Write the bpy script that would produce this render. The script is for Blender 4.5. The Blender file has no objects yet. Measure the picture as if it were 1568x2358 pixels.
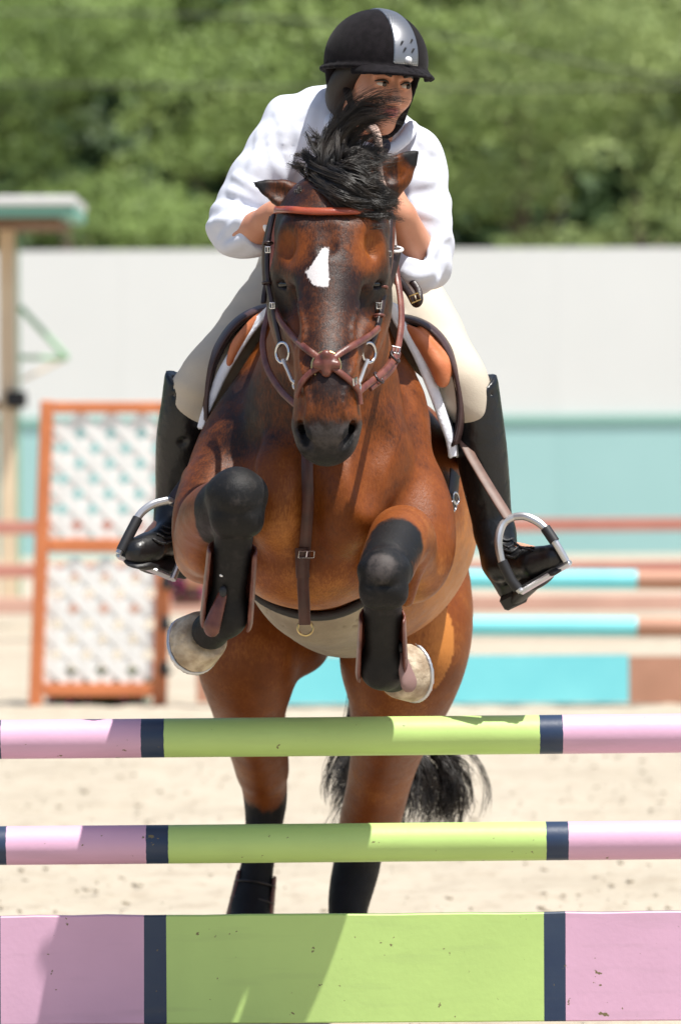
import bpy, math, random
import numpy as np
from mathutils import Vector, Matrix
random.seed(7); RNG = np.random.default_rng(7)
SC = bpy.context.scene
COL = SC.collection
# ------------------------------------------------------------------ camera, world, sun, exposure
SRCW, SRCH = 1568.0, 2358.0          # measuring grid used when reading the photograph
FP = 12000.0                         # focal length in those pixels
CAM = np.array([0.0, -12.0, 1.5])
PITCH = math.atan((1179-980)/FP); ROLL = math.radians(-0.3)
cd = bpy.data.cameras.new('camera'); cam = bpy.data.objects.new('camera', cd); COL.objects.link(cam)
cd.sensor_fit = 'VERTICAL'; cd.sensor_height = 36.0; cd.sensor_width = 24.0
cd.lens = 36.0*FP/SRCH; cd.clip_start = 0.5; cd.clip_end = 2000
RM = Matrix.Rotation(math.pi/2 - PITCH, 3, 'X') @ Matrix.Rotation(ROLL, 3, 'Z')
cam.matrix_world = Matrix.Translation(CAM) @ RM.to_4x4()
cd.dof.use_dof = True; cd.dof.focus_distance = 11.75; cd.dof.aperture_fstop = 4.4
SC.camera = cam
SC.view_settings.view_transform = 'Standard'; SC.view_settings.look = 'None'
SC.view_settings.gamma = 1.0; SC.view_settings.exposure = 0.58; SC.view_settings.use_curve_mapping = False
SUNDIR = Vector((0.38, -0.34, 1.28)).normalized()   # towards the sun
w = bpy.data.worlds.new('World'); SC.world = w; w.use_nodes = True
nt = w.node_tree; nt.nodes.clear()
sky = nt.nodes.new('ShaderNodeTexSky'); sky.sky_type = 'NISHITA'; sky.sun_disc = False
sky.sun_elevation = math.asin(SUNDIR.z); sky.sun_rotation = math.atan2(SUNDIR.x, SUNDIR.y)
sky.air_density = 1.0; sky.dust_density = 2.0
bg = nt.nodes.new('ShaderNodeBackground'); bg.inputs['Strength'].default_value = 0.10
wo = nt.nodes.new('ShaderNodeOutputWorld')
nt.links.new(sky.outputs[0], bg.inputs[0]); nt.links.new(bg.outputs[0], wo.inputs[0])
ld = bpy.data.lights.new('sun', 'SUN'); ld.energy = 5.0; ld.angle = math.radians(0.53); ld.color = (1.0, 0.965, 0.90)
sun = bpy.data.objects.new('sun', ld); COL.objects.link(sun)
sun.rotation_euler = SUNDIR.to_track_quat('Z', 'Y').to_euler()
SC.cycles.use_denoising = True
try: SC.cycles.denoiser = 'OPENIMAGEDENOISE'
except Exception: pass
SC.cycles.max_bounces = 8

# ------------------------------------------------------------------ measuring helpers
RMn = np.array([[RM[i][j] for j in range(3)] for i in range(3)])
def ray(px, py):
    d = RMn @ np.array([(px-SRCW/2)/FP, -(py-SRCH/2)/FP, -1.0])
    return d/np.linalg.norm(d)
def W(px, py, Y):
    d = ray(px, py); return CAM + d*((Y-CAM[1])/d[1])
def Wv(px, py, Y): return Vector(W(px, py, Y))
def project(P):
    q = (P-CAM) @ RMn
    return np.stack([SRCW/2 + FP*q[:, 0]/(-q[:, 2]), SRCH/2 - FP*q[:, 1]/(-q[:, 2])], 1)

# ------------------------------------------------------------------ objects
def link(name, me, mats=None, parent=None, label=None, cat=None, group=None, kind=None, smooth=True):
    o = bpy.data.objects.new(name, me); COL.objects.link(o)
    if mats is not None:
        for m in (mats if isinstance(mats, (list, tuple)) else [mats]): me.materials.append(m)
    if parent is not None: o.parent = parent
    if smooth and len(me.polygons): me.polygons.foreach_set('use_smooth', np.ones(len(me.polygons), bool))
    tag(o, label, cat, group, kind)
    return o
def tag(o, label=None, cat=None, group=None, kind=None):
    if label: o['label'] = label
    if cat: o['category'] = cat
    if group: o['group'] = group
    if kind: o['kind'] = kind
    return o
def empty(name, label, cat, group=None, loc=(0, 0, 0)):
    o = bpy.data.objects.new(name, None); COL.objects.link(o); o.location = loc; o.empty_display_size = .05
    return tag(o, label, cat, group)
def mesh_np(name, V, F, mi=None):
    V = np.asarray(V, np.float32); F = np.asarray(F, np.int32)
    me = bpy.data.meshes.new(name)
    n = F.shape[1]
    me.vertices.add(len(V)); me.vertices.foreach_set('co', V.ravel())
    me.loops.add(F.size); me.loops.foreach_set('vertex_index', F.ravel())
    me.polygons.add(len(F)); me.polygons.foreach_set('loop_start', np.arange(0, F.size, n, dtype=np.int32))
    if mi is not None: me.polygons.foreach_set('material_index', np.asarray(mi, np.int32))
    me.update(calc_edges=True); me.validate()
    return me
class MB:
    """collects boxes, tubes and sheets into one mesh"""
    def __init__(s): s.v = []; s.f = []; s.m = []
    def add(s, V, F, m=0):
        n = len(s.v); s.v += [tuple(v) for v in V]; s.f += [tuple(i+n for i in f) for f in F]; s.m += [m]*len(F)
    def box(s, c, size, R=None, m=0, bev=0.0):
        hx, hy, hz = [a/2 for a in size]
        R = R or Matrix.Identity(3); c = Vector(c)
        if bev <= 0:
            V = [c + R @ Vector((x*hx, y*hy, z*hz)) for x in (-1, 1) for y in (-1, 1) for z in (-1, 1)]
            s.add(V, [(0, 1, 3, 2), (4, 6, 7, 5), (0, 4, 5, 1), (2, 3, 7, 6), (0, 2, 6, 4), (1, 5, 7, 3)], m); return
        # box with bevelled long edges: three nested loops along the longest axis
        ax = max(range(3), key=lambda i: size[i]); u, vv = [i for i in range(3) if i != ax]
        hu, hv, ha = size[u]/2, size[vv]/2, size[ax]/2
        prof = [(-hu+bev, -hv), (hu-bev, -hv), (hu, -hv+bev), (hu, hv-bev), (hu-bev, hv), (-hu+bev, hv), (-hu, hv-bev), (-hu, -hv+bev)]
        V = []
        for e, sc_ in ((-ha, .0), (-ha+bev, 1), (ha-bev, 1), (ha, .0)):
            for a, b in prof:
                if sc_ == 0: a = max(-hu+bev, min(hu-bev, a)); b = max(-hv+bev, min(hv-bev, b))
                p = [0, 0, 0]; p[ax] = e; p[u] = a; p[vv] = b
                V.append(c + R @ Vector(p))
        F = []
        for k in range(3):
            for i in range(8): F.append((k*8+i, k*8+(i+1) % 8, (k+1)*8+(i+1) % 8, (k+1)*8+i))
        F.append(tuple(range(7, -1, -1))); F.append(tuple(range(24, 32)))
        s.add(V, F, m)
    def tube(s, pts, rad, n=10, m=0, cap=True, rr=None):
        pts = [Vector(p) for p in pts]; k = len(pts)
        rad = rad if hasattr(rad, '__len__') else [rad]*k
        V = []; T0 = (pts[1]-pts[0]).normalized()
        N = T0.orthogonal().normalized()
        for i in range(k):
            T = (pts[min(i+1, k-1)]-pts[max(i-1, 0)]).normalized()
            N = (N - T*N.dot(T)).normalized(); B = T.cross(N)
            for j in range(n):
                a = 2*math.pi*j/n; V.append(pts[i] + (N*math.cos(a)+B*math.sin(a))*rad[i])
        F = [(i*n+j, i*n+(j+1) % n, (i+1)*n+(j+1) % n, (i+1)*n+j) for i in range(k-1) for j in range(n)]
        if cap: F += [tuple(range(n-1, -1, -1)), tuple((k-1)*n+j for j in range(n))]
        s.add(V, F, m)
    def build(s, name, mats, parent=None, label=None, cat=None, group=None, kind=None, smooth=True, sharp=35):
        me = bpy.data.meshes.new(name); me.from_pydata([tuple(v) for v in s.v], [], s.f)
        me.polygons.foreach_set('material_index', s.m); me.update()
        o = link(name, me, mats, parent, label, cat, group, kind, smooth)
        if smooth and sharp: me.set_sharp_from_angle(angle=math.radians(sharp))
        return o
def catmull(P, n=8, closed=False):
    P = [np.asarray(p, float) for p in P]; out = []
    k = len(P)
    for i in range(k if closed else k-1):
        if closed: p0, p1, p2, p3 = P[i-1], P[i], P[(i+1) % k], P[(i+2) % k]
        else: p0, p1, p2, p3 = P[max(i-1, 0)], P[i], P[i+1], P[min(i+2, k-1)]
        for t in np.linspace(0, 1, n, endpoint=False):
            out.append(.5*((2*p1)+(-p0+p2)*t+(2*p0-5*p1+4*p2-p3)*t*t+(-p0+3*p1-3*p2+p3)*t**3))
    if not closed: out.append(P[-1])
    return np.array(out)

# ------------------------------------------------------------------ implicit sculpting
class Field:
    def __init__(s): s.p = []
    def _add(s, c, r, fn, k, mode='u'): s.p.append((np.asarray(c, float), float(r), fn, k, mode)); return s
    def rc(s, a, b, ra, rb, k=.03, flat=None, mode='u'):
        a = np.asarray(a, float); b = np.asarray(b, float); mid = (a+b)/2
        if flat is not None:
            n = np.asarray(flat[0], float); n /= np.linalg.norm(n); sc = flat[1]
        else: n = None; sc = 1
        ba = b-a
        if n is not None: ba = ba + n*np.dot(ba, n)*(1/sc-1)
        L2 = max(np.dot(ba, ba), 1e-9)
        def fn(P):
            q = P-a
            if n is not None: q = q + np.outer(q@n, n)*(1/sc-1)
            h = np.clip((q@ba)/L2, 0, 1)
            h = h.astype(P.dtype)
            d = np.linalg.norm(q-h[:, None]*ba.astype(P.dtype), axis=1) - (ra+(rb-ra)*h)
            return d*min(1, sc)
        return s._add(mid, np.linalg.norm(b-a)/2+max(ra, rb)*max(1, sc), fn, k, mode)
    def chain(s, pts, k=.03, flat=None, mode='u', sub=3):
        A = catmull([np.append(np.asarray(p[0], float), p[1]) for p in pts], sub) if sub > 1 else np.array([np.append(p[0], p[1]) for p in pts])
        for i in range(len(A)-1): s.rc(A[i][:3], A[i+1][:3], A[i][3], A[i+1][3], k, flat, mode)
        return s
    def el(s, c, r, R=None, k=.03, mode='u'):
        c = np.asarray(c, float); r = np.asarray(r, float)
        Rn = None if R is None else np.array(R, float)      # columns = local axes
        def fn(P):
            q = P-c
            if Rn is not None: q = q@Rn
            k0 = np.linalg.norm(q/r, axis=1); k1 = np.linalg.norm(q/(r*r), axis=1)+1e-9
            return k0*(k0-1)/k1
        return s._add(c, r.max(), fn, k, mode)
    def half(s, c, n, k=.004, mode='s', rad=9.):
        """remove everything on the side n points to"""
        c = np.asarray(c, float); n = np.asarray(n, float); n = n/np.linalg.norm(n)
        def fn(P): return np.maximum(-(P-c)@n, np.linalg.norm(P-c, axis=1)-rad)
        return s._add(c, rad, fn, k, mode)
    def ev(s, P, c=None, R=None):
        d = np.full(len(P), 9.0)
        for (pc, pr, fn, k, mode) in s.p:
            if c is not None and np.linalg.norm(c-pc) > pr+R+.12: continue
            e = fn(P)
            if mode == 'u':
                h = np.maximum(k-np.abs(d-e), 0)/k; d = np.minimum(d, e)-h*h*k*.25
            elif mode == 's':
                e = -e; h = np.maximum(k-np.abs(d-e), 0)/k; d = np.maximum(d, e)+h*h*k*.25
        return d
    def grad(s, P, e=.003):
        G = np.stack([s.ev(P+v)-s.ev(P-v) for v in np.eye(3)*e], 1)
        return G/(np.linalg.norm(G, axis=1)[:, None]+1e-9)
    def trace(s, px, py, y0=-1.6, maxd=4.0, off=0.0):
        o = W(px, py, y0); d = ray(px, py); t = 0
        for _ in range(160):
            v = s.ev((o+d*t)[None])[0]-off
            if v < .0008: break
            t += v*.75
            if t > maxd: return None, None
        p = o+d*t
        return p, s.grad(p[None])[0]
def surf_net(ev, lo, hi, h, block=14, axes=None):
    """dual contouring of ev on a rectilinear grid, evaluated only near the surface"""
    if axes is None: axes = [np.arange(lo[i], hi[i]+h, h) for i in range(3)]
    X, Y, Z = axes; n = (len(X), len(Y), len(Z))
    V = np.full(n, 1.0, np.float32)
    st = [list(range(0, m-1, block)) for m in n]
    cen = []; info = []
    for i in st[0]:
        for j in st[1]:
            for k in st[2]:
                i2, j2, k2 = min(i+block+1, n[0]), min(j+block+1, n[1]), min(k+block+1, n[2])
                a = np.array([X[i], Y[j], Z[k]]); b = np.array([X[i2-1], Y[j2-1], Z[k2-1]])
                cen.append((a+b)/2); info.append((i, i2, j, j2, k, k2, np.linalg.norm(b-a)/2))
    cen = np.array(cen); D = ev(cen, None, None)
    for q, (i, i2, j, j2, k, k2, R) in enumerate(info):
        if D[q] < -R*2.2-.02: V[i:i2, j:j2, k:k2] = -1; continue
        if D[q] > R*1.6+.03: continue
        G = np.stack(np.meshgrid(X[i:i2], Y[j:j2], Z[k:k2], indexing='ij'), -1).reshape(-1, 3)
        V[i:i2, j:j2, k:k2] = ev(G, cen[q], R).reshape(i2-i, j2-j, k2-k)
    S = V < 0
    cnt = np.zeros((n[0]-1, n[1]-1, n[2]-1), np.uint8)
    for a in (0, 1):
        for b in (0, 1):
            for c in (0, 1): cnt += S[a:n[0]-1+a, b:n[1]-1+b, c:n[2]-1+c]
    act = (cnt > 0) & (cnt < 8)
    I = np.argwhere(act)
    if not len(I): return np.zeros((0, 3)), np.zeros((0, 4), int)
    idx = np.full(act.shape, -1, np.int32); idx[act] = np.arange(len(I))
    acc = np.zeros((len(I), 3)); w_ = np.zeros(len(I))
    C = {}
    for a in (0, 1):
        for b in (0, 1):
            for c in (0, 1):
                C[a, b, c] = (V[I[:, 0]+a, I[:, 1]+b, I[:, 2]+c].astype(float), np.stack([X[I[:, 0]+a], Y[I[:, 1]+b], Z[I[:, 2]+c]], 1))
    for p in C:
        for ax in range(3):
            if p[ax] == 1: continue
            r = list(p); r[ax] = 1; r = tuple(r)
            va, pa = C[p]; vb, pb = C[r]
            m = (va < 0) != (vb < 0)
            t = (va/(va-vb+1e-12))[:, None]
            acc[m] += (pa+(pb-pa)*t)[m]; w_[m] += 1
    verts = acc/w_[:, None]
    quads = []
    for ax in range(3):
        sl0 = [slice(1, m-1) for m in n]; sl0[ax] = slice(0, n[ax]-1)
        sl1 = list(sl0); sl1[ax] = slice(1, n[ax])
        A = S[tuple(sl0)]; B = S[tuple(sl1)]
        for flip, mask in ((False, A & ~B), (True, ~A & B)):
            E = np.argwhere(mask)
            if not len(E): continue
            off = np.ones(3, int); off[ax] = 0; E = E+off
            u, v = (ax+1) % 3, (ax+2) % 3
            def g(du, dv):
                q = E.copy(); q[:, u] += du; q[:, v] += dv; return idx[q[:, 0], q[:, 1], q[:, 2]]
            Q = np.stack([g(-1, -1), g(0, -1), g(0, 0), g(-1, 0)], 1)
            if flip: Q = Q[:, ::-1]
            quads.append(Q)
    return verts, np.concatenate(quads)
def sculpt(name, ev, lo, hi, h, mats, parent=None, axes=None, smooth_it=0, **kw):
    V, F = surf_net(ev, lo, hi, h, axes=axes)
    if smooth_it:
        for _ in range(smooth_it):
            A = np.zeros_like(V); n = np.zeros(len(V))
            for a in range(4):
                np.add.at(A, F[:, a], V[F[:, (a+1) % 4]]+V[F[:, a-1]]); np.add.at(n, F[:, a], 2)
            V = V*.5+.5*A/n[:, None]
    me = mesh_np(name, V, F)
    return link(name, me, mats, parent, **kw), V

# ------------------------------------------------------------------ materials
def mat(name, col, rough=.6, col2=None, nscale=8., bump=.0, bscale=60., spec=.5, metal=0., sheen=0., coat=0., ndetail=4., contrast=(.35, .65), obj=False):
    m = bpy.data.materials.new(name); m.use_nodes = True; N = m.node_tree.nodes; L = m.node_tree.links
    b = N['Principled BSDF']; b.inputs['Roughness'].default_value = rough; b.inputs['Metallic'].default_value = metal
    b.inputs['Specular IOR Level'].default_value = spec
    b.inputs['Sheen Weight'].default_value = sheen; b.inputs['Coat Weight'].default_value = coat
    tc = N.new('ShaderNodeTexCoord'); src = tc.outputs['Object']
    if col2 is not None:
        n = N.new('ShaderNodeTexNoise'); n.inputs['Scale'].default_value = nscale; n.inputs['Detail'].default_value = ndetail
        L.new(src, n.inputs['Vector'])
        mr = N.new('ShaderNodeMapRange'); mr.inputs[1].default_value = contrast[0]; mr.inputs[2].default_value = contrast[1]
        L.new(n.outputs['Fac'], mr.inputs[0])
        mx = N.new('ShaderNodeMix'); mx.data_type = 'RGBA'; L.new(mr.outputs[0], mx.inputs[0])
        mx.inputs[6].default_value = (*col, 1); mx.inputs[7].default_value = (*col2, 1)
        L.new(mx.outputs[2], b.inputs['Base Color'])
        m['mixnode'] = mx.name
    else: b.inputs['Base Color'].default_value = (*col, 1)
    if bump > 0:
        n2 = N.new('ShaderNodeTexNoise'); n2.inputs['Scale'].default_value = bscale; n2.inputs['Detail'].default_value = 5
        L.new(src, n2.inputs['Vector'])
        bp = N.new('ShaderNodeBump'); bp.inputs['Strength'].default_value = bump; bp.inputs['Distance'].default_value = .01
        L.new(n2.outputs['Fac'], bp.inputs['Height']); L.new(bp.outputs[0], b.inputs['Normal'])
    return m
def hx(s):
    s = s.lstrip('#'); c = [int(s[i:i+2], 16)/255 for i in (0, 2, 4)]
    return tuple(x/12.92 if x <= .04045 else ((x+.055)/1.055)**2.4 for x in c)

M = {}
M['leather_dark'] = mat('dark_leather', (.016, .008, .0075), .42, (.035, .017, .015), 30, .12, 220)
M['leather_brown'] = mat('brown_leather', (.085, .022, .015), .38, (.17, .055, .035), 30, .10, 240)
M['leather_red'] = mat('chestnut_leather', (.23, .035, .015), .33, (.30, .06, .025), 25, .08, 240)
M['leather_tan'] = mat('tan_leather', (.45, .13, .045), .5, (.55, .19, .08), 18, .10, 200)
M['leather_saddle'] = mat('saddle_leather', (.035, .016, .015), .45, (.065, .032, .030), 14, .12, 180)
M['leather_black'] = mat('black_boot_leather', (.0045, .0050, .0058), .34, (.009, .009, .010), 10, .3, 34, spec=.45)
M['rubber'] = mat('black_rubber', (.012, .012, .014), .55)
M['steel'] = mat('polished_steel', (.62, .62, .64), .22, metal=1.0)
M['dull_metal'] = mat('stirrup_steel', (.55, .55, .56), .38, metal=.85)
M['brass'] = mat('brass', (.6, .45, .2), .3, metal=1.)
M['hair'] = mat('black_hair', (.008, .007, .0065), .42, (.030, .022, .016), 26, spec=.5)
M['pad'] = mat('white_quilted_cotton', (.78, .80, .86), .85, (.70, .72, .80), 30, .5, 45, sheen=.3)
M['guard'] = mat('belly_guard_leather', (.23, .18, .13), .6, (.31, .25, .18), 14, .4, 30)
M['guard_edge'] = mat('dark_edging', (.018, .016, .018), .6)
M['skin'] = mat('skin', (.50, .225, .135), .48, (.58, .29, .19), 14, .05, 200, spec=.4)
M['skin'].node_tree.nodes['Principled BSDF'].inputs['Subsurface Weight'].default_value = .12
M['skin'].node_tree.nodes['Principled BSDF'].inputs['Subsurface Radius'].default_value = (.01, .004, .002)
M['shirt'] = mat('white_cotton', (.56, .585, .66), .85, (.61, .635, .71), 6, .35, 12)
M['breeches'] = mat('beige_breeches', (.48, .42, .335), .88, (.53, .465, .37), 9, .12, 300)
M['velvet'] = mat('black_velvet', (.0050, .0040, .0048), .95, (.010, .008, .0095), 60, .15, 500, sheen=.04, spec=.12)
M['eye'] = mat('horse_eye', (.010, .006, .004), .08, coat=.6)
M['hoof'] = mat('hoof_horn', (.26, .19, .12), .55, (.52, .43, .31), 34, .5, 60)
M['white'] = mat('white_plastic', (.75, .75, .76), .35)
M['lips'] = mat('lips', (.42, .12, .10), .4)
M['eyewhite'] = mat('eye_white', (.55, .50, .45), .3)
M['iris'] = mat('brown_iris', (.02, .010, .006), .15)
M['navy_cloth'] = mat('navy_cloth', (.012, .014, .035), .8)
M['brow'] = mat('dark_hair', (.014, .010, .008), .6)
# ------------------------------------------------------------------ ground
def ground_material():
    m = mat('arena_sand', (.44, .385, .30), .95, (.37, .32, .245), 1.1, 0, ndetail=8, contrast=(.3, .7))
    N = m.node_tree.nodes; L = m.node_tree.links; b = N['Principled BSDF']
    tc = N.new('ShaderNodeTexCoord')
    mp = N.new('ShaderNodeMapping'); mp.inputs['Scale'].default_value = (1, .45, 1); L.new(tc.outputs['Object'], mp.inputs[0])
    n = N.new('ShaderNodeTexNoise'); n.inputs['Scale'].default_value = 9; n.inputs['Detail'].default_value = 9; n.inputs['Roughness'].default_value = .7; L.new(mp.outputs[0], n.inputs['Vector'])
    r = N.new('ShaderNodeMapRange'); r.inputs[1].default_value = .50; r.inputs[2].default_value = .82; L.new(n.outputs['Fac'], r.inputs[0])
    mx = N.new('ShaderNodeMix'); mx.data_type = 'RGBA'; L.new(r.outputs[0], mx.inputs[0]); mx.inputs[7].default_value = (.25, .20, .14, 1)
    src = [l.from_socket for l in L if l.to_node == b and l.to_socket.name == 'Base Color'][0]
    L.new(src, mx.inputs[6]); L.new(mx.outputs[2], b.inputs['Base Color'])
    v = N.new('ShaderNodeTexNoise'); v.inputs['Scale'].default_value = 16; v.inputs['Detail'].default_value = 8; v.inputs['Roughness'].default_value = .75; L.new(tc.outputs['Object'], v.inputs['Vector'])
    bp = N.new('ShaderNodeBump'); bp.inputs['Strength'].default_value = .55; bp.inputs['Distance'].default_value = .02
    L.new(v.outputs['Fac'], bp.inputs['Height']); L.new(bp.outputs[0], b.inputs['Normal'])
    return m
M['sand'] = ground_material()
def ground():
    # near part with real unevenness, far part coarse
    from mathutils import noise
    xs = np.concatenate([[-400, -60, -12, -5], np.arange(-3, 3.01, .05), [5, 12, 60, 400]])
    ys = np.concatenate([[-40, -6], np.arange(-1.5, 9, .06), np.arange(9, 34, .5), [36, 44, 60, 120, 900]])
    V = []
    for y in ys:
        for x in xs:
            z = 0
            if abs(x) < 3.1 and -1.6 < y < 20:
                z = .024*noise.noise((x*2.2, y*1.6, 0))+.014*noise.noise((x*6, y*4, 3))+.008*noise.noise((x*15, y*11, 9))-.010
            V.append((x, y, z))
    nx = len(xs); F = [(j*nx+i, j*nx+i+1, (j+1)*nx+i+1, (j+1)*nx+i) for j in range(len(ys)-1) for i in range(nx-1)]
    link('ground', mesh_np('ground', V, F), M['sand'], kind='structure')
    # loose clods of sand
    rng = np.random.default_rng(3); ico = []
    t = (1+5**.5)/2
    iv = np.array([(-1, t, 0), (1, t, 0), (-1, -t, 0), (1, -t, 0), (0, -1, t), (0, 1, t), (0, -1, -t), (0, 1, -t), (t, 0, -1), (t, 0, 1), (-t, 0, -1), (-t, 0, 1)])/1.9
    fi = np.array([(0, 11, 5), (0, 5, 1), (0, 1, 7), (0, 7, 10), (0, 10, 11), (1, 5, 9), (5, 11, 4), (11, 10, 2), (10, 7, 6), (7, 1, 8), (3, 9, 4), (3, 4, 2), (3, 2, 6), (3, 6, 8), (3, 8, 9), (4, 9, 5), (2, 4, 11), (6, 2, 10), (8, 6, 7), (9, 8, 1)])
    n = 1500; y = -.5+rng.random(n)**1.3*13; x = (rng.random(n)-.5)*2*(1.2+.09*(y+12)*.5)
    s = .003+.009*rng.random(n)**3
    P = (iv[None]*(1+.35*rng.standard_normal((n, 12, 1)))*s[:, None, None]*np.array([1.3, 1.2, .7])) + np.stack([x, y, np.full(n, .002)], 1)[:, None]
    F = (fi[None]+12*np.arange(n)[:, None, None]).reshape(-1, 3)
    link('sand_clods', mesh_np('sand_clods', P.reshape(-1, 3), F), M['sand'], kind='stuff', smooth=True)
ground()

# ------------------------------------------------------------------ the near jump: two striped poles and a plank
def paint(name, c, c2=None):
    m = mat(name, c, .42, c2 or tuple(x*.93 for x in c), 5, .05, 70, spec=.4)
    N = m.node_tree.nodes; L = m.node_tree.links; b = N['Principled BSDF']; ge = N.new('ShaderNodeNewGeometry')
    n = N.new('ShaderNodeTexNoise'); n.inputs['Scale'].default_value = 33; n.inputs['Detail'].default_value = 3; n.inputs['Roughness'].default_value = .65
    mp = N.new('ShaderNodeMapping'); mp.inputs['Scale'].default_value = (1.0, 1, 1.3); L.new(ge.outputs['Position'], mp.inputs[0]); L.new(mp.outputs[0], n.inputs['Vector'])
    r = N.new('ShaderNodeMapRange'); r.inputs[1].default_value = .70; r.inputs[2].default_value = .72; L.new(n.outputs['Fac'], r.inputs[0])
    mx = N.new('ShaderNodeMix'); mx.data_type = 'RGBA'; L.new(r.outputs[0], mx.inputs[0]); mx.inputs[7].default_value = (.16, .13, .06, 1)
    src = [l.from_socket for l in L if l.to_node == b and l.to_socket.name == 'Base Color'][0]
    # long faint streaks of dirt
    n3 = N.new('ShaderNodeTexNoise'); n3.inputs['Scale'].default_value = 9; n3.inputs['Detail'].default_value = 6
    mp3 = N.new('ShaderNodeMapping'); mp3.inputs['Scale'].default_value = (.35, 3, 3); L.new(ge.outputs['Position'], mp3.inputs[0]); L.new(mp3.outputs[0], n3.inputs['Vector'])
    r3 = N.new('ShaderNodeMapRange'); r3.inputs[1].default_value = .55; r3.inputs[2].default_value = .85; r3.inputs[4].default_value = .55; L.new(n3.outputs['Fac'], r3.inputs[0])
    mx3 = N.new('ShaderNodeMix'); mx3.data_type = 'RGBA'; L.new(r3.outputs[0], mx3.inputs[0]); mx3.inputs[7].default_value = (c[0]*.6+.05, c[1]*.6+.05, c[2]*.6+.04, 1)
    L.new(src, mx3.inputs[6]); L.new(mx3.outputs[2], mx.inputs[6]); L.new(mx.outputs[2], b.inputs['Base Color'])
    return m
M['pink'] = paint('pink_paint', (.64, .385, .53)); M['lime'] = paint('lime_paint', (.45, .625, .20)); M['navy'] = paint('navy_paint', (.016, .032, .075), (.03, .05, .09))
MJ = [M['pink'], M['navy'], M['lime']]
def striped_pole(pl, pr, r, cuts, label):
    """cuts: list of (x, material) along the pole from its left end"""
    a = Vector(W(*pl)); b = Vector(W(*pr)); d = (b-a).normalized()
    R = Matrix((d, d.cross(Vector((0, 0, 1))).normalized()*-1, Vector((0, 0, 1)))).transposed()
    mid = (a+b)/2; L = 3.66
    me = bpy.data.meshes.new('jump_pole'); V = []; F = []; mi = []
    xs = [-L/2]; ms = []
    for x, m in cuts: xs.append(x); ms.append(m)
    ring = []; n = 40; allx = []
    for i in range(len(xs)-1):
        k = max(1, int((xs[i+1]-xs[i])/.12))
        for q in range(k): allx.append((xs[i]+(xs[i+1]-xs[i])*q/k, ms[i]))
    allx.append((xs[-1], ms[-1]))
    rng = random.Random(len(label))
    for x, m in allx:
        for j in range(n):
            t = 2*math.pi*j/n; rr = r*(1+.004*math.sin(3*t+x*2)+.003*rng.uniform(-1, 1))
            V.append((x+rng.uniform(-.0006, .0006), rr*math.cos(t), rr*math.sin(t)))
    for i in range(len(allx)-1):
        for j in range(n): F.append((i*n+j, i*n+(j+1) % n, (i+1)*n+(j+1) % n, (i+1)*n+j)); mi.append(allx[i][1])
    F.append(tuple(range(n-1, -1, -1))); mi.append(ms[0]); F.append(tuple((len(allx)-1)*n+j for j in range(n))); mi.append(ms[-1])
    me.from_pydata(V, [], F); me.polygons.foreach_set('material_index', mi)
    o = link('jump_pole', me, MJ, label=label, cat='jump pole', group='striped poles of the near jump')
    me.set_sharp_from_angle(angle=math.radians(50))
    o.matrix_world = Matrix.Translation(mid) @ R.to_4x4()
    return o
def pole_x(px, py, pl, pr, Y=.12):
    a = W(*pl); b = W(*pr); d = (b-a)/np.linalg.norm(b-a); return float(np.dot(W(px, py, Y)-(a+b)/2, d))
def cuts_for(pl, pr, marks):
    X = [pole_x(px, py, pl, pr) for px, py in marks]     # left navy end, navy start, navy end, navy start, navy end
    return [(X[0]-.05, 0), (X[0], 1), (X[1], 0), (X[2], 1), (X[3], 2), (X[4], 1), (X[5] if len(X) > 5 else X[4], 0), (1.83, 0)]
YN = .12
A1, B1 = (0, 1706, YN), (1568, 1685, YN)
xs_ = [pole_x(px, 1695, A1, B1) for px in (5, 326, 379, 1241, 1294)]
striped_pole(A1, B1, .0455, [(xs_[0]-.055, 0), (xs_[0], 1), (xs_[1], 0), (xs_[2], 1), (xs_[3], 2), (xs_[4], 1), (xs_[4]+.32, 0), (xs_[4]+.38, 1), (1.83, 0)], 'topmost pole of the near jump striped pink, navy and lime')
A2, B2 = (0, 1950, YN), (1568, 1931, YN)
xs_ = [pole_x(px, 1940, A2, B2) for px in (17, 338, 389, 1256, 1307)]
striped_pole(A2, B2, .0452, [(xs_[0]-.055, 0), (xs_[0], 1), (xs_[1], 0), (xs_[2], 1), (xs_[3], 2), (xs_[4], 1), (xs_[4]+.32, 0), (xs_[4]+.38, 1), (1.83, 0)], 'lower round pole striped pink, navy and lime, just above the plank')
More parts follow.
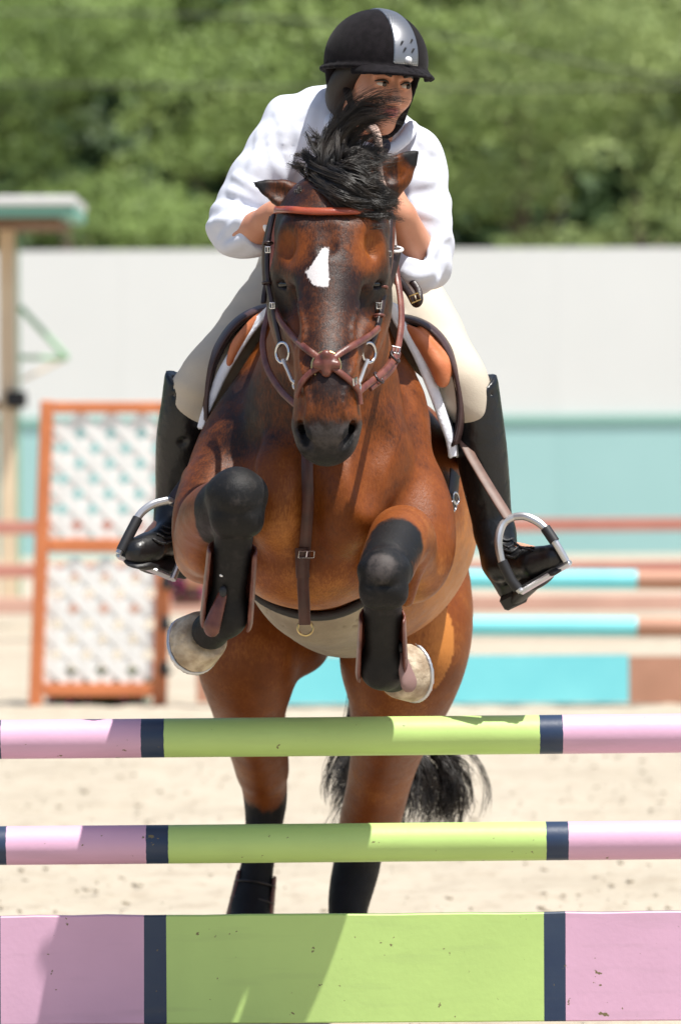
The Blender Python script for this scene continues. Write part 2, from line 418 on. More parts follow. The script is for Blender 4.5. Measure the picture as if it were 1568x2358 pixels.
def plank():
    a = Vector(W(0, 2236, YN)); b = Vector(W(1568, 2224, YN)); d = (b-a).normalized()
    xs = [pole_x(px, 2230, (0, 2236, YN), (1568, 2224, YN)) for px in (4, 333, 384, 1252, 1302)]
    seg = [(-1.83, 0), (xs[0]-.05, 1), (xs[0], 0), (xs[1], 1), (xs[2], 2), (xs[3], 1), (xs[4], 0), (1.83, 0)]
    V = []; F = []; mi = []; t = .011; e = .003
    zt, zb = .128, -.126
    prof = [(-t, zb+e), (-t, zt-e), (-t+e, zt), (t-e, zt), (t, zt-e), (t, zb+e), (t-e, zb), (-t+e, zb)]
    X = []
    for i in range(len(seg)-1):
        k = max(1, int((seg[i+1][0]-seg[i][0])/.08))
        for q in range(k): X.append((seg[i][0]+(seg[i+1][0]-seg[i][0])*q/k, seg[i][1]))
    X.append((1.83, 0)); rng = random.Random(2)
    for x, m in X:
        j = rng.uniform(-.0015, .0015)
        for y, z in prof: V.append((x+rng.uniform(-.0015, .0015), y+.0015*math.sin(x*3), z+(j if z > 0 else 0)))
    n = 8
    for i in range(len(X)-1):
        for j in range(n): F.append((i*n+j, (i+1)*n+j, (i+1)*n+(j+1) % n, i*n+(j+1) % n)); mi.append(X[i][1])
    F.append(tuple(range(n))); mi.append(0); F.append(tuple((len(X)-1)*n+j for j in range(n-1, -1, -1))); mi.append(0)
    me = bpy.data.meshes.new('jump_plank'); me.from_pydata(V, [], F); me.polygons.foreach_set('material_index', mi)
    o = link('jump_plank', me, MJ, label='wide flat plank striped pink, navy and lime below the two round poles', cat='plank', smooth=False)
    R = Matrix((d, Vector((0, 1, 0)), Vector((0, 0, 1)))).transposed()
    o.matrix_world = Matrix.Translation((a+b)/2) @ R.to_4x4()
plank()

# ------------------------------------------------------------------ the far jump, its wing and flower box
M['aqua'] = mat('aqua_paint', (.17, .60, .66), .5, (.20, .65, .70), 3); M['terra'] = mat('terracotta_paint', (.46, .235, .155), .6, (.38, .19, .12), 3)
M['orange'] = mat('orange_paint', (.60, .20, .075), .55, (.50, .155, .055), 5, .1, 40); M['lattice'] = mat('white_lattice', (.78, .78, .76), .6, (.70, .70, .68), 6)
YJ = 16.0
def simple_pole(y_px, r, cut_l, cut_r, label, dark=False):
    a = Vector(W(430, y_px, YJ)); b = Vector(W(2000, y_px+6, YJ)); d = (b-a).normalized()
    me = MB(); c1 = Vector(W(cut_l, y_px, YJ)); c2 = Vector(W(cut_r, y_px+4, YJ))
    me.tube([a, c1], r, 20, 1, cap=True); me.tube([c1+d*.0005, c2], r, 20, 0, cap=True); me.tube([c2+d*.0005, b], r, 20, 1, cap=True)
    me.build('jump_pole', [M['aqua'], M['terra']], label=label, cat='jump pole', group='aqua poles of the far jump')
simple_pole(1331, .052, 640, 1465, 'upper aqua pole with brown ends of the far jump, level with the right boot')
simple_pole(1439, .052, 640, 1465, 'lower aqua pole with brown ends, above the aqua plank of the far jump')
def far_plank():
    m = MB()
    for x0, x1, k in ((452, 640, 1), (640.3, 1447, 0), (1447.3, 2000, 1)):
        a, b = Vector(W(x0, 1511, YJ)), Vector(W(x1, 1617, YJ)); m.box((a+b)/2, (b.x-a.x, .03, abs(a.z-b.z)), m=k)
    m.build('jump_plank', [M['aqua'], M['terra']], label='aqua plank with brown ends standing on the sand, bottom of the far jump', cat='plank', smooth=False)
far_plank()
def wing():
    root = empty('jump_wing', 'orange framed jump wing with two white lattice panels, leaning slightly left', 'jump wing', loc=tuple(W(240, 1650, YJ+.3)))
    Yw = YJ+.25; bpy.context.view_layer.update()
    inv = root.matrix_world.inverted()
    def lp(px, py, Y=Yw): return Vector(W(px, py, Y))-root.location
    def bar(name, p, q, wd, dp, mt, Y=Yw, m2=None):
        a, b = lp(*p, Y), lp(*q, Y); d = (b-a); L = d.length; d.normalize(); y = Vector((0, 1, 0)); z = d.cross(y).normalized()
        mb = MB(); mb.box((a+b)/2, (L, dp, wd), Matrix((d, y, z)).transposed(), bev=.006); return mb.build(name, mt, root, sharp=30)
    bar('post', (110, 922), (80, 1690), .072, .07, M['orange']); rp = bar('post', (388, 925), (366, 1690), .078, .07, M['orange'])
    bar('rail', (126, 938), (372, 938), .062, .045, M['orange']); bar('rail', (113, 1255), (363, 1257), .075, .045, M['orange']); bar('rail', (101, 1588), (352, 1588), .070, .045, M['orange'])
    bar('foot', (60, 1690), (420, 1690), .05, .5, M['orange'])
    for py, px in ((1436, 381), (1540, 378), (1340, 383)):
        mb = MB(); c = lp(px, py, Yw-.06); mb.box(c, (.05, .035, .075), bev=.005); mb.box(c+Vector((.03, -.02, -.02)), (.03, .04, .02)); mb.build('pole_cup', M['rubber'], root)
    # lattice strips at 45 degrees, each its own slat, cut to the panel
    for (x0, y0, x1, y1, sk) in ((124, 955, 371, 1240, -8), (108, 1292, 360, 1572, -7)):
        pitch = 49.6; wd = .064
        cx, cy = (x0+x1)/2, (y0+y1)/2
        hw, hh = (x1-x0)/2, (y1-y0)/2
        for di, ang in enumerate((45, -45)):
            ux, uy = math.cos(math.radians(ang)), math.sin(math.radians(ang)); nx_, ny_ = -uy, ux
            for k in range(-9, 10):
                off = k*pitch/1+(7 if di else 0); ox, oy = nx_*off, ny_*off
                # clip the line to the panel box
                t0, t1 = -1e9, 1e9
                for o_, u_, h_ in ((ox, ux, hw), (oy, uy, hh)):
                    ta, tb = (-h_-o_)/u_, (h_-o_)/u_; t0 = max(t0, min(ta, tb)); t1 = min(t1, max(ta, tb))
                if t1-t0 < 30: continue
                pa = (cx+ox+ux*t0, cy+oy+uy*t0); pb = (cx+ox+ux*t1, cy+oy+uy*t1)
                sh = lambda p: (p[0]-(p[1]-cy)*.040, p[1])
                bar('lattice_slat', sh(pa), sh(pb), wd, .005, M['lattice'], Yw+.0055*di)
    return root
wing()
M['leaf_dark'] = mat('box_foliage', (.03, .055, .02), .6, (.06, .09, .03), 20); M['flower'] = mat('magenta_flowers', (.45, .03, .18), .6, (.6, .10, .30), 20)
def flower_box(x0, x1, yb, yt, Y, label, flowers):
    rng = np.random.default_rng(int(x0)); root = empty('flower_box', label, 'flower box', loc=tuple(W((x0+x1)/2, yb, Y)))
    a, b = Vector(W(x0, yb, Y))-root.location, Vector(W(x1, yt, Y))-root.location
    h = abs(b.z-a.z); L = b.x-a.x
    mb = MB(); mb.box(((a.x+b.x)/2, 0, h*.2), (L, .22, h*.4), bev=.008); mb.build('box', M['leather_brown'], root)
    for nm, mt, n, sz in (('foliage', M['leaf_dark'], 900, .035), ('flowers', M['flower'], flowers, .032)):
        c = np.stack([rng.uniform(a.x, b.x, n), rng.uniform(-.12, .12, n), h*.38+rng.random(n)*h*.62], 1)
        u = rng.standard_normal((n, 3)); u /= np.linalg.norm(u, axis=1)[:, None]; v = np.cross(u, rng.standard_normal((n, 3))); v /= np.linalg.norm(v, axis=1)[:, None]
        s = sz*(.6+.8*rng.random((n, 1)))
        V = np.stack([c-u*s, c+v*s*.5, c+u*s, c-v*s*.5], 1).reshape(-1, 3)
        o = link(nm, mesh_np(nm, V, np.arange(4*n).reshape(-1, 4)), mt, root, smooth=False); o['kind'] = 'stuff'
flower_box(118, 340, 1665, 1606, YJ+.55, 'low dark box of leaves and magenta flowers under the lattice wing', 260)
flower_box(124, 345, 1606, 1545, YJ+1.0, 'dark green leafy box seen through the lower lattice panel of the wing', 40)
flower_box(398, 470, 1392, 1330, YJ+7, 'pink flowers in a box beyond the wing, by the left foreleg', 900)
# ------------------------------------------------------------------ arena fence
M['rail'] = mat('faded_red_paint', (.50, .215, .165), .7, (.42, .17, .13), 2); M['rail_pale'] = mat('pale_pink_paint', (.60, .36, .28), .7, (.52, .31, .24), 2)
def fence():
    Yf = 24.5; root = empty('arena_fence', 'faded red three-rail arena fence running behind the far jump', 'fence', loc=(0, Yf, 0))
    for py, r, mt in ((1211, .045, 'rail'), (1311, .045, 'rail'), (1391, .055, 'rail_pale')):
        for k in range(-3, 4):
            a = Vector(W(784, py, Yf)); mb = MB(); mb.box((k*3.6+1.45, 0, a.z), (3.59, .045, r*2*1.05), bev=.006); mb.build('rail', M[mt], root)
    for k in range(-3, 5):
        mb = MB(); mb.box((k*3.6-.44, .09, .46), (.12, .12, .92), bev=.01); mb.build('post', M['rail_pale'], root)
fence()
# ------------------------------------------------------------------ judge's stand at the left
M['cream'] = mat('cream_paint', (.72, .58, .40), .7, (.64, .50, .34), 3); M['green_paint'] = mat('green_paint', (.20, .40, .22), .6, (.26, .46, .27), 4)
M['teal_trim'] = mat('teal_fascia', (.17, .40, .33), .6); M['roof_white'] = mat('pale_metal_roof', (.62, .62, .62), .45); M['soffit'] = mat('brown_soffit', (.16, .085, .045), .8)
def stand():
    Ys = 27.0; root = empty('judges_stand', 'cream timber stand with green braces and a flat teal-edged roof at the arena side', 'stand', loc=tuple(W(-160, 1330, Ys)*np.array([1, 1, 0])))
    L0 = root.location
    def lp(px, py, Y=Ys): return Vector(W(px, py, Y))-L0
    def box(name, x0, y0, x1, y1, dy, Yc, mt, bev=.01):
        a, b = lp(x0, y0, Yc), lp(x1, y1, Yc); mb = MB(); mb.box(((a.x+b.x)/2, (a.y+b.y)/2, (a.z+b.z)/2), (abs(b.x-a.x), dy, abs(b.z-a.z)), bev=bev); return mb.build(name, M[mt], root)
    gz = 1330
    box('post', -2, 528, 41, gz+60, .16, Ys, 'cream'); box('post', -330, 528, -287, gz+60, .16, Ys, 'cream')
    box('corner_trim', 41, 545, 49, gz+60, .13, Ys, 'green_paint')
    box('roof', -380, 464, 188, 482, 1.6, Ys+.0, 'roof_white'); box('fascia', -380, 483, 186, 508, 1.5, Ys+.0, 'teal_trim'); box('soffit', -370, 509, 150, 526, 1.4, Ys+.0, 'soffit')
    box('platform', -380, 925, 30, 948, 1.6, Ys+.9, 'soffit'); box('wall_panel', -320, 960, -5, gz+60, .05, Ys+.3, 'cream')
    mb = MB(); mb.box(lp(38, 920, Ys-.12), (.16, .12, .13), bev=.02); mb.build('bracket', M['rubber'], root)
    for (p, q, mt, r) in (((46, 706), (156, 824), 'green_paint', .022), ((46, 823), (158, 825), 'green_paint', .018), ((50, 876), (148, 828), 'cream', .012)):
        mb = MB(); mb.tube([lp(*p), lp(*q)], r, 8); mb.build('brace', M[mt], root)
    for p in ((-150, 960), ):
        pass
stand()
# ------------------------------------------------------------------ long white and teal building
M['barn_white'] = mat('white_siding', (.66, .675, .665), .7, (.625, .64, .63), .35); M['barn_teal'] = mat('teal_siding', (.31, .52, .52), .7, (.285, .49, .49), .5); M['barn_trim'] = mat('teal_trim', (.22, .42, .36), .6)
def barn():
    Yb = 48.0; root = empty('riding_hall', 'long low building with white upper siding over a teal base wall', 'building', loc=(0, Yb, 0))
    zt = W(784, 573, Yb)[2]; zm = W(784, 971, Yb)[2]; L = 70
    def b(name, z0, z1, dy, y, mt, x0=-L/2, x1=L/2):
        mb = MB(); mb.box(((x0+x1)/2, y, (z0+z1)/2), (x1-x0, dy, z1-z0)); return mb.build(name, M[mt], root, smooth=False)
    b('body', 0, zt-.06, 11.8, 6.1, 'barn_white')
    b('roof', zt-.06, zt-.01, 11.78, 6.12, 'barn_white')
    me = None
    for k in range(-14, 14):      # siding sheets with a slim joint between them
        if me is None:
            o = b('siding_panel', zm+.06, zt, .05, .16, 'barn_white', k*2.5+.0012, k*2.5+2.4988); me = o.data
            o2 = b('base_panel', 0, zm-.02, .06, .14, 'barn_teal', k*2.5+.0012, k*2.5+2.4988); me2 = o2.data; k0 = k
        else:
            for src in (o, o2):
                c = src.copy(); COL.objects.link(c); c.parent = root; c.location = (2.5*(k-k0), 0, 0)
    b('drip_trim', zm-.02, zm+.06, .10, .13, 'barn_trim')
barn()
# ------------------------------------------------------------------ trees behind
def leaf_mat(name, c1, c2):
    m = mat(name, c1, .55, c2, 1.3, ndetail=4, contrast=(.3, .7)); b = m.node_tree.nodes['Principled BSDF']
    b.inputs['Specular IOR Level'].default_value = .3; b.inputs['Subsurface Weight'].default_value = 0
    b.inputs['Transmission Weight'].default_value = 0
    N = m.node_tree.nodes; L = m.node_tree.links
    tr = N.new('ShaderNodeBsdfTranslucent'); ms = N.new('ShaderNodeMixShader'); ms.inputs[0].default_value = .12
    src = [l.from_socket for l in L if l.to_node == b and l.to_socket.name == 'Base Color'][0]
    L.new(src, tr.inputs[0]); L.new(b.outputs[0], ms.inputs[1]); L.new(tr.outputs[0], ms.inputs[2]); L.new(ms.outputs[0], N['Material Output'].inputs[0])
    return m
M['leaves'] = [leaf_mat('leaves_bright', (.27, .35, .105), (.165, .235, .065)), leaf_mat('leaves_deep', (.21, .29, .08), (.13, .19, .05)), leaf_mat('leaves_olive', (.27, .33, .11), (.18, .24, .08))]
M['bark'] = mat('bark', (.12, .09, .06), .9, (.07, .05, .035), 8, .5, 20)
def crown_mesh(seed, nclump, R, nleaf):
    rng = np.random.default_rng(seed)
    C = []
    while len(C) < nclump:
        p = rng.uniform(-1, 1, 3); r = np.linalg.norm(p)
        if .45 < r < 1: C.append(p*np.array(R))
    C = np.array(C); cr = rng.uniform(.55, 1.25, nclump)
    V = []
    for c, r in zip(C, cr):
        n = int(nleaf*r*r); d = rng.standard_normal((n, 3)); d[:, 2] = np.abs(d[:, 2])*1.1-.22; d /= np.linalg.norm(d, axis=1)[:, None]
        p = c+d*r*np.array([1.15, 1.15, .62])*(.75+.3*rng.random((n, 1)))
        nrm = d*.8+rng.standard_normal((n, 3))*.6+np.array([0, 0, .35]); nrm /= np.linalg.norm(nrm, axis=1)[:, None]
        u = np.cross(nrm, rng.standard_normal((n, 3))); u /= np.linalg.norm(u, axis=1)[:, None]; v = np.cross(nrm, u)
        s = .055*(.7+.7*rng.random((n, 1)))
        V.append(np.stack([p-u*s, p+v*s*.55, p+u*s, p-v*s*.55], 1))
    V = np.concatenate(V).reshape(-1, 3)
    return mesh_np('crown', V, np.arange(len(V)).reshape(-1, 4))
def trunk_mesh(seed, h):
    rng = random.Random(seed); mb = MB(); top = Vector((0, 0, h))
    mb.tube([(0, 0, -.2), (.08, 0, h*.3), (-.05, .05, h*.65), (.05, 0, h)], [.30, .24, .18, .08], 10)
    for i in range(8):
        a = rng.uniform(0, 6.28); z = h*rng.uniform(.3, .8); L = rng.uniform(.8, 1.5)
        mb.tube([(0, 0, z), (math.cos(a)*L*.5, math.sin(a)*L*.5, z+L*.35), (math.cos(a)*L, math.sin(a)*L, z+L*.9)], [.12, .08, .03], 6)
    me = bpy.data.meshes.new('trunk'); me.from_pydata([tuple(v) for v in mb.v], [], mb.f); return me
def trees():
    kinds = [(crown_mesh(11, 46, (3.2, 2.6, 3.6), 520), trunk_mesh(1, 8)), (crown_mesh(12, 46, (3.0, 2.6, 4.0), 520), trunk_mesh(2, 8)), (crown_mesh(13, 42, (3.4, 2.6, 3.2), 520), trunk_mesh(3, 8))]
    done = {}
    spots = [(-8.3, 64, 6.2, 0, 0, 'bright green bushy tree standing tallest at the far left behind the building'), (-3.9, 63, 5.0, 1, 1, 'deeper green tree behind the building, left of the rider\'s shoulder'),
             (.4, 66, 5.6, 2, 0, 'full green tree rising directly behind the rider\'s helmet'), (4.3, 63, 5.1, 0, 2, 'olive green tree behind the building, right of the rider\'s elbow'),
             (8.6, 65, 6.0, 1, 0, 'broad green tree at the far right edge behind the building'),
             (-6.2, 71, 8.6, 2, 1, 'dark tree of the back row, upper left between two nearer trees'), (-1.6, 72, 9.0, 0, 1, 'dark tree of the back row, left of the helmet'), (2.9, 71, 9.0, 1, 2, 'olive tree of the back row, right of the helmet'),
             (7.0, 72, 8.6, 2, 1, 'dark tree of the back row in the upper right behind the wires'), (-11.5, 72, 8.5, 1, 2, 'back row tree beyond the left edge of the stand roof'), (11.8, 71, 8.5, 0, 0, 'back row tree at the outermost right')]
    for i, (x, y, z, k, mi, lab) in enumerate(spots):
        root = empty('tree', lab, 'tree', 'green trees behind the riding hall', loc=(x, y, 0)); root.rotation_euler = (0, 0, i*1.3)
        key = (k, mi)
        if key not in done:
            cm = kinds[k][0].copy(); cm.materials.append(M['leaves'][mi]); tm = kinds[k][1].copy(); tm.materials.append(M['bark']); done[key] = (cm, tm)
        cm, tm = done[key]
        c = bpy.data.objects.new('crown', cm); COL.objects.link(c); c.parent = root; c.location = (0, 0, z)
        t = bpy.data.objects.new('trunk', tm); COL.objects.link(t); t.parent = root; t.scale = (.8, .8, z/8.5)
    # the wooded slope closing the view behind the rows
    rng = np.random.default_rng(5); n = 46000
    x = rng.uniform(-22, 22, n); t = rng.random(n); y = 78+t*10+rng.standard_normal(n)*.3
    z = t*18+1.2*np.sin(x*1.7+t*9)+.9*np.sin(x*3.1+t*17+1)
    c = np.stack([x, y, z], 1); nrm = rng.standard_normal((n, 3))*.6+np.array([0, -.7, .6]); nrm /= np.linalg.norm(nrm, axis=1)[:, None]
    u = np.cross(nrm, rng.standard_normal((n, 3))); u /= np.linalg.norm(u, axis=1)[:, None]; v = np.cross(nrm, u); s = .22*(.6+.8*rng.random((n, 1)))
    V = np.stack([c-u*s, c+v*s*.6, c+u*s, c-v*s*.6], 1).reshape(-1, 3)
    link('woods', mesh_np('woods', V, np.arange(4*n).reshape(-1, 4)), leaf_mat('leaves_shade', (.055, .095, .032), (.03, .06, .02)), kind='stuff', smooth=False)  # leaf colour darkened so gaps between the crowns look shaded
    hill = MB(); hill.add([(-200, 80, -1), (200, 80, -1), (200, 92, 22), (-200, 92, 22), (200, 140, 26), (-200, 140, 26)], [(0, 1, 2, 3), (3, 2, 4, 5)])
    hill.build('hillside', mat('hill_green', (.03, .06, .015), .9, (.05, .09, .02), .6), kind='structure', smooth=False)
trees()
M['wire'] = mat('wire', (.02, .02, .02), .6)
def wire(pts, label, r):
    mb = MB(); mb.tube(catmull([W(*p) for p in pts], 8), r, 6); mb.build('overhead_cable', M['wire'], label=label, cat='cable', group='overhead cables in front of the trees')
wire([(-900, 40, 44), (300, 30, 44), (980, 78, 44), (1568, 183, 44), (2600, 300, 44)], 'thin cable slanting down to the right above and beside the helmet', .011)
wire([(-900, 185, 45), (300, 196, 45), (1100, 204, 45), (1568, 200, 45), (2600, 190, 45)], 'nearly level cable crossing the trees at the height of the rider\'s eyes', .011)
def Q(px, py, Y, r): return (W(px, py, Y), r)
def coat_material():
    m = bpy.data.materials.new('bay_coat'); m.use_nodes = True; N = m.node_tree.nodes; L = m.node_tree.links
    b = N['Principled BSDF']
    at = N.new('ShaderNodeAttribute'); at.attribute_name = 'coat'
    sp = N.new('ShaderNodeSeparateColor'); L.new(at.outputs['Color'], sp.inputs[0])
    tc = N.new('ShaderNodeTexCoord')
    def noise(s, d=5, r=.55, sc=None):
        n = N.new('ShaderNodeTexNoise'); n.inputs['Scale'].default_value = s; n.inputs['Detail'].default_value = d; n.inputs['Roughness'].default_value = r
        if sc:
            mp = N.new('ShaderNodeMapping'); mp.inputs['Scale'].default_value = sc; L.new(tc.outputs['Object'], mp.inputs[0]); L.new(mp.outputs[0], n.inputs['Vector'])
        else: L.new(tc.outputs['Object'], n.inputs['Vector'])
        return n.outputs['Fac']
    def mr(x, a, c, d=0., e=1.):
        n = N.new('ShaderNodeMapRange'); n.inputs[1].default_value = a; n.inputs[2].default_value = c; n.inputs[3].default_value = d; n.inputs[4].default_value = e
        n.interpolation_type = 'SMOOTHSTEP'; L.new(x, n.inputs[0]); return n.outputs[0]
    def mixc(f, a, c):
        n = N.new('ShaderNodeMix'); n.data_type = 'RGBA'
        L.new(f, n.inputs[0])
        for i, x in ((6, a), (7, c)):
            if isinstance(x, tuple): n.inputs[i].default_value = (*x, 1)
            else: L.new(x, n.inputs[i])
        return n.outputs[2]
    def add(a, c, op='ADD'):
        n = N.new('ShaderNodeMath'); n.operation = op
        for i, x in ((0, a), (1, c)):
            if isinstance(x, float): n.inputs[i].default_value = x
            else: L.new(x, n.inputs[i])
        return n.outputs[0]
    n1 = noise(7, 6, .6); n2 = noise(38, 5, .65); n3 = noise(230, 4, .75, (1, 1, .3))
    tone = add(sp.outputs[2], mr(n1, .3, .7, -.12, .12)); tone = add(tone, mr(n2, .3, .7, -.035, .035)); tone = add(tone, mr(n3, .3, .7, -.09, .09))
    c = mixc(mr(tone, .0, .5), (.014, .0052, .0034), (.180, .046, .0065))
    c = mixc(mr(tone, .45, 1.0), c, (.52, .200, .045))
    bl = add(sp.outputs[0], mr(n2, .25, .75, -.15, .15)); bl = add(bl, mr(n1, .3, .7, -.12, .12))
    c = mixc(mr(bl, .25, .75), c, (.0050, .0048, .0052))
    gy = add(at.outputs['Alpha'], mr(n2, .3, .7, -.25, .25))
    c = mixc(mr(gy, .2, 1.0), c, (.060, .050, .047))
    st = add(sp.outputs[1], mr(n3, .2, .8, -.2, .2))
    c = mixc(mr(st, .3, .75), c, (.56, .53, .53))
    L.new(c, b.inputs['Base Color'])
    L.new(add(mr(n2, .3, .7, .38, .52), mr(sp.outputs[0], .3, .8, .0, .14)), b.inputs['Roughness'])
    b.inputs['Specular IOR Level'].default_value = .27; b.inputs['Sheen Weight'].default_value = .0; b.inputs['Sheen Roughness'].default_value = .4
    bp = N.new('ShaderNodeBump'); bp.inputs['Strength'].default_value = .30; bp.inputs['Distance'].default_value = .004
    L.new(add(n3, n2), bp.inputs['Height']); L.new(bp.outputs[0], b.inputs['Normal'])
    return m
M['coat'] = coat_material()

# ------------------------------------------------------------------ the horse as one implicit body
H = Field()        # whole horse
T = Field()        # trunk and neck only: what the tack lies on
def trunk(F):
    k = .07
    F.el(W(728, 1115, .02), (.20, .25, .26), k=k)                      # chest
    F.el(W(796, 1178, .47), (.245, .30, .335), k=k); F.el(W(745, 1180, .25), (.20, .25, .30), k=k)                      # girth
    F.el(W(830, 1185, .66), (.288, .42, .322), k=k)                      # belly
    F.el(W(785, 1190, 1.22), (.270, .32, .28), k=k)                      # loins and croup
    F.chain([Q(764, 800, .40, .13), Q(775, 835, .8, .15), Q(790, 900, 1.15, .16)], k=.10)   # withers and back
    # neck: deep and narrow
    F.chain([Q(770, 500, -.22, .080), Q(766, 620, -.05, .100), Q(758, 760, .12, .115), Q(752, 900, .20, .15)], k=.06)
    F.chain([Q(768, 640, -.30, .080), Q(760, 760, -.18, .105), Q(752, 880, -.08, .135), Q(742, 980, -.04, .165)], k=.06)
    # shoulders
    F.chain([Q(672, 820, .12, .05), Q(624, 930, .08, .070), Q(566, 1050, .02, .088), Q(530, 1170, .0, .088)], k=.07)
    F.chain([Q(845, 820, .12, .05), Q(892, 930, .08, .072), Q(900, 1050, .0, .074), Q(896, 1190, -.02, .080), Q(905, 1300, -.02, .062)], k=.05)
    # breast muscles
    F.el(W(640, 1140, -.185), (.088, .085, .12), k=.045); F.el(W(792, 1150, -.195), (.088, .080, .12), k=.045)
    F.el(W(850, 1060, -.13), (.09, .08, .12), k=.07); F.el(W(705, 1310, -.04), (.15, .14, .085), k=.08)
    F.rc(W(716, 1120, -.275), W(714, 1290, -.215), .013, .010, k=.045, mode='s')
    return F
trunk(T); trunk(H)
H.chain([(W(1024, 1080, .10), .010), (W(1022, 1180, .08), .018), (W(1018, 1280, .06), .018), (W(1000, 1370, .04), .010)], k=.05, mode='s')
# upper arms and forearms
H.chain([Q(500, 1130, -.06, .078), Q(480, 1210, -.14, .068), Q(474, 1275, -.17, .052)], k=.04)           # right foreleg of the horse (left in view)
H.chain([Q(472, 1290, -.15, .042), Q(468, 1250, -.28, .052), Q(482, 1190, -.44, .056), Q(535, 1160, -.58, .052)], k=.04)
H.el(W(476, 1240, -.30), (.056, .10, .085), k=.03)
H.chain([Q(945, 1130, -.02, .060), Q(958, 1230, -.09, .060), Q(955, 1320, -.12, .048)], k=.07)
H.chain([Q(945, 1340, -.10, .040), Q(938, 1270, -.22, .056), Q(925, 1235, -.34, .060), Q(900, 1280, -.47, .052), Q(885, 1320, -.55, .047)], k=.035)
H.rc(W(955, 1290, -.33), W(935, 1380, -.28), .026, .018, k=.03)
def foreleg(knee, fet, hoof_c):
    (kx, ky, kY, kr), (fx, fy, fY, fr) = knee, fet
    k0 = W(kx, ky, kY); f0 = W(fx, fy, fY)
    H.el(k0, (kr*.90, kr*.86, kr*1.18), k=.02); H.el(k0+np.array([0, -kr*.5, kr*.15]), (kr*.62, kr*.5, kr*.7), k=.02)
    H.el(k0+np.array([-kr*.62, .0, kr*.30]), (kr*.40, kr*.5, kr*.45), k=.015); H.el(k0+np.array([kr*.62, .0, kr*.30]), (kr*.40, kr*.5, kr*.45), k=.015); H.rc(k0+np.array([-kr*.8, -kr*.75, -kr*.30]), k0+np.array([kr*.8, -kr*.75, -kr*.30]), .003, .003, k=.02, mode='s')
    H.el(k0+np.array([-kr*.45, -.012, -kr*.6]), (kr*.5, kr*.55, kr*.6), k=.02); H.el(k0+np.array([kr*.45, -.012, -kr*.6]), (kr*.5, kr*.55, kr*.6), k=.02)
    H.rc(k0+(f0-k0)*.30, f0+(k0-f0)*.2, .043, .036, k=.02, flat=((0, 1, 0), .85))
    H.rc(k0+(f0-k0)*.30+np.array([0, .022, 0]), f0+np.array([0, .02, 0]), .022, .024, k=.02)
    H.el(f0, (fr, fr*.95, fr*1.1), k=.03)
    H.rc(f0, hoof_c, fr*.8, fr*.95, k=.03)
foreleg((546, 1158, -.62, .062), (522, 1415, -.50, .045), W(486, 1452, -.44))
foreleg((883, 1330, -.58, .056), (878, 1535, -.42, .046), W(902, 1550, -.36))
H.el(W(546, 1135, -.61), (.060, .06, .05), k=.03)
# hind legs
def hind(pts, k=.05): H.chain([Q(*p) for p in pts], k=k)
hind([(650, 1300, 1.15, .16), (598, 1430, 1.05, .125), (568, 1500, .98, .098), (572, 1560, 1.0, .084), (575, 1640, 1.12, .068), (597, 1730, 1.28, .054), (608, 1800, 1.40, .044)], .06)
H.el(W(690, 1470, 1.10), (.08, .12, .09), k=.06)
H.el(W(611, 1826, 1.43), (.056, .075, .062), k=.03)
H.rc(W(612, 1770, 1.50), W(618, 1840, 1.50), .026, .030, k=.03)
hind([(612, 1860, 1.43, .044), (604, 1930, 1.41, .034), (590, 2010, 1.39, .033), (578, 2080, 1.37, .044), (572, 2150, 1.30, .040), (568, 2200, 1.26, .048)], .03)
hind([(905, 1290, 1.12, .17), (950, 1400, 1.0, .125), (940, 1490, .95, .122), (925, 1570, 1.0, .108), (908, 1650, 1.10, .086), (884, 1750, 1.25, .066), (862, 1850, 1.38, .057), (842, 1925, 1.45, .052)], .06)
H.el(W(860, 1510, .98), (.07, .11, .09), k=.06)
H.el(W(826, 1962, 1.46), (.056, .08, .065), k=.03)
hind([(820, 2000, 1.45, .054), (806, 2060, 1.42, .043), (800, 2110, 1.40, .036), (806, 2180, 1.36, .042), (806, 2240, 1.28, .040), (806, 2270, 1.24, .05)], .03)
# head: front plane from poll to muzzle
H.chain([Q(764, 500, -.42, .100), Q(764, 580, -.47, .110), Q(760, 650, -.50, .096)], k=.04)
H.el(W(765, 525, -.40), (.120, .10, .10), k=.04)
H.chain([Q(757, 650, -.545, .070), Q(754, 750, -.60, .060), Q(752, 850, -.665, .052), Q(752, 930, -.705, .048)], k=.045)
H.chain([Q(696, 640, -.44, .058), Q(698, 720, -.44, .056), Q(708, 800, -.50, .048), Q(724, 880, -.58, .034)], k=.045)   # cheek left
H.chain([Q(824, 640, -.44, .056), Q(820, 720, -.44, .056), Q(803, 800, -.50, .048), Q(784, 880, -.58, .034)], k=.045)
H.el(W(700, 720, -.36), (.07, .10, .11), k=.05); H.el(W(815, 720, -.36), (.07, .10, .11), k=.05)                      # jaws
H.el(W(755, 815, -.50), (.062, .10, .11), k=.04)
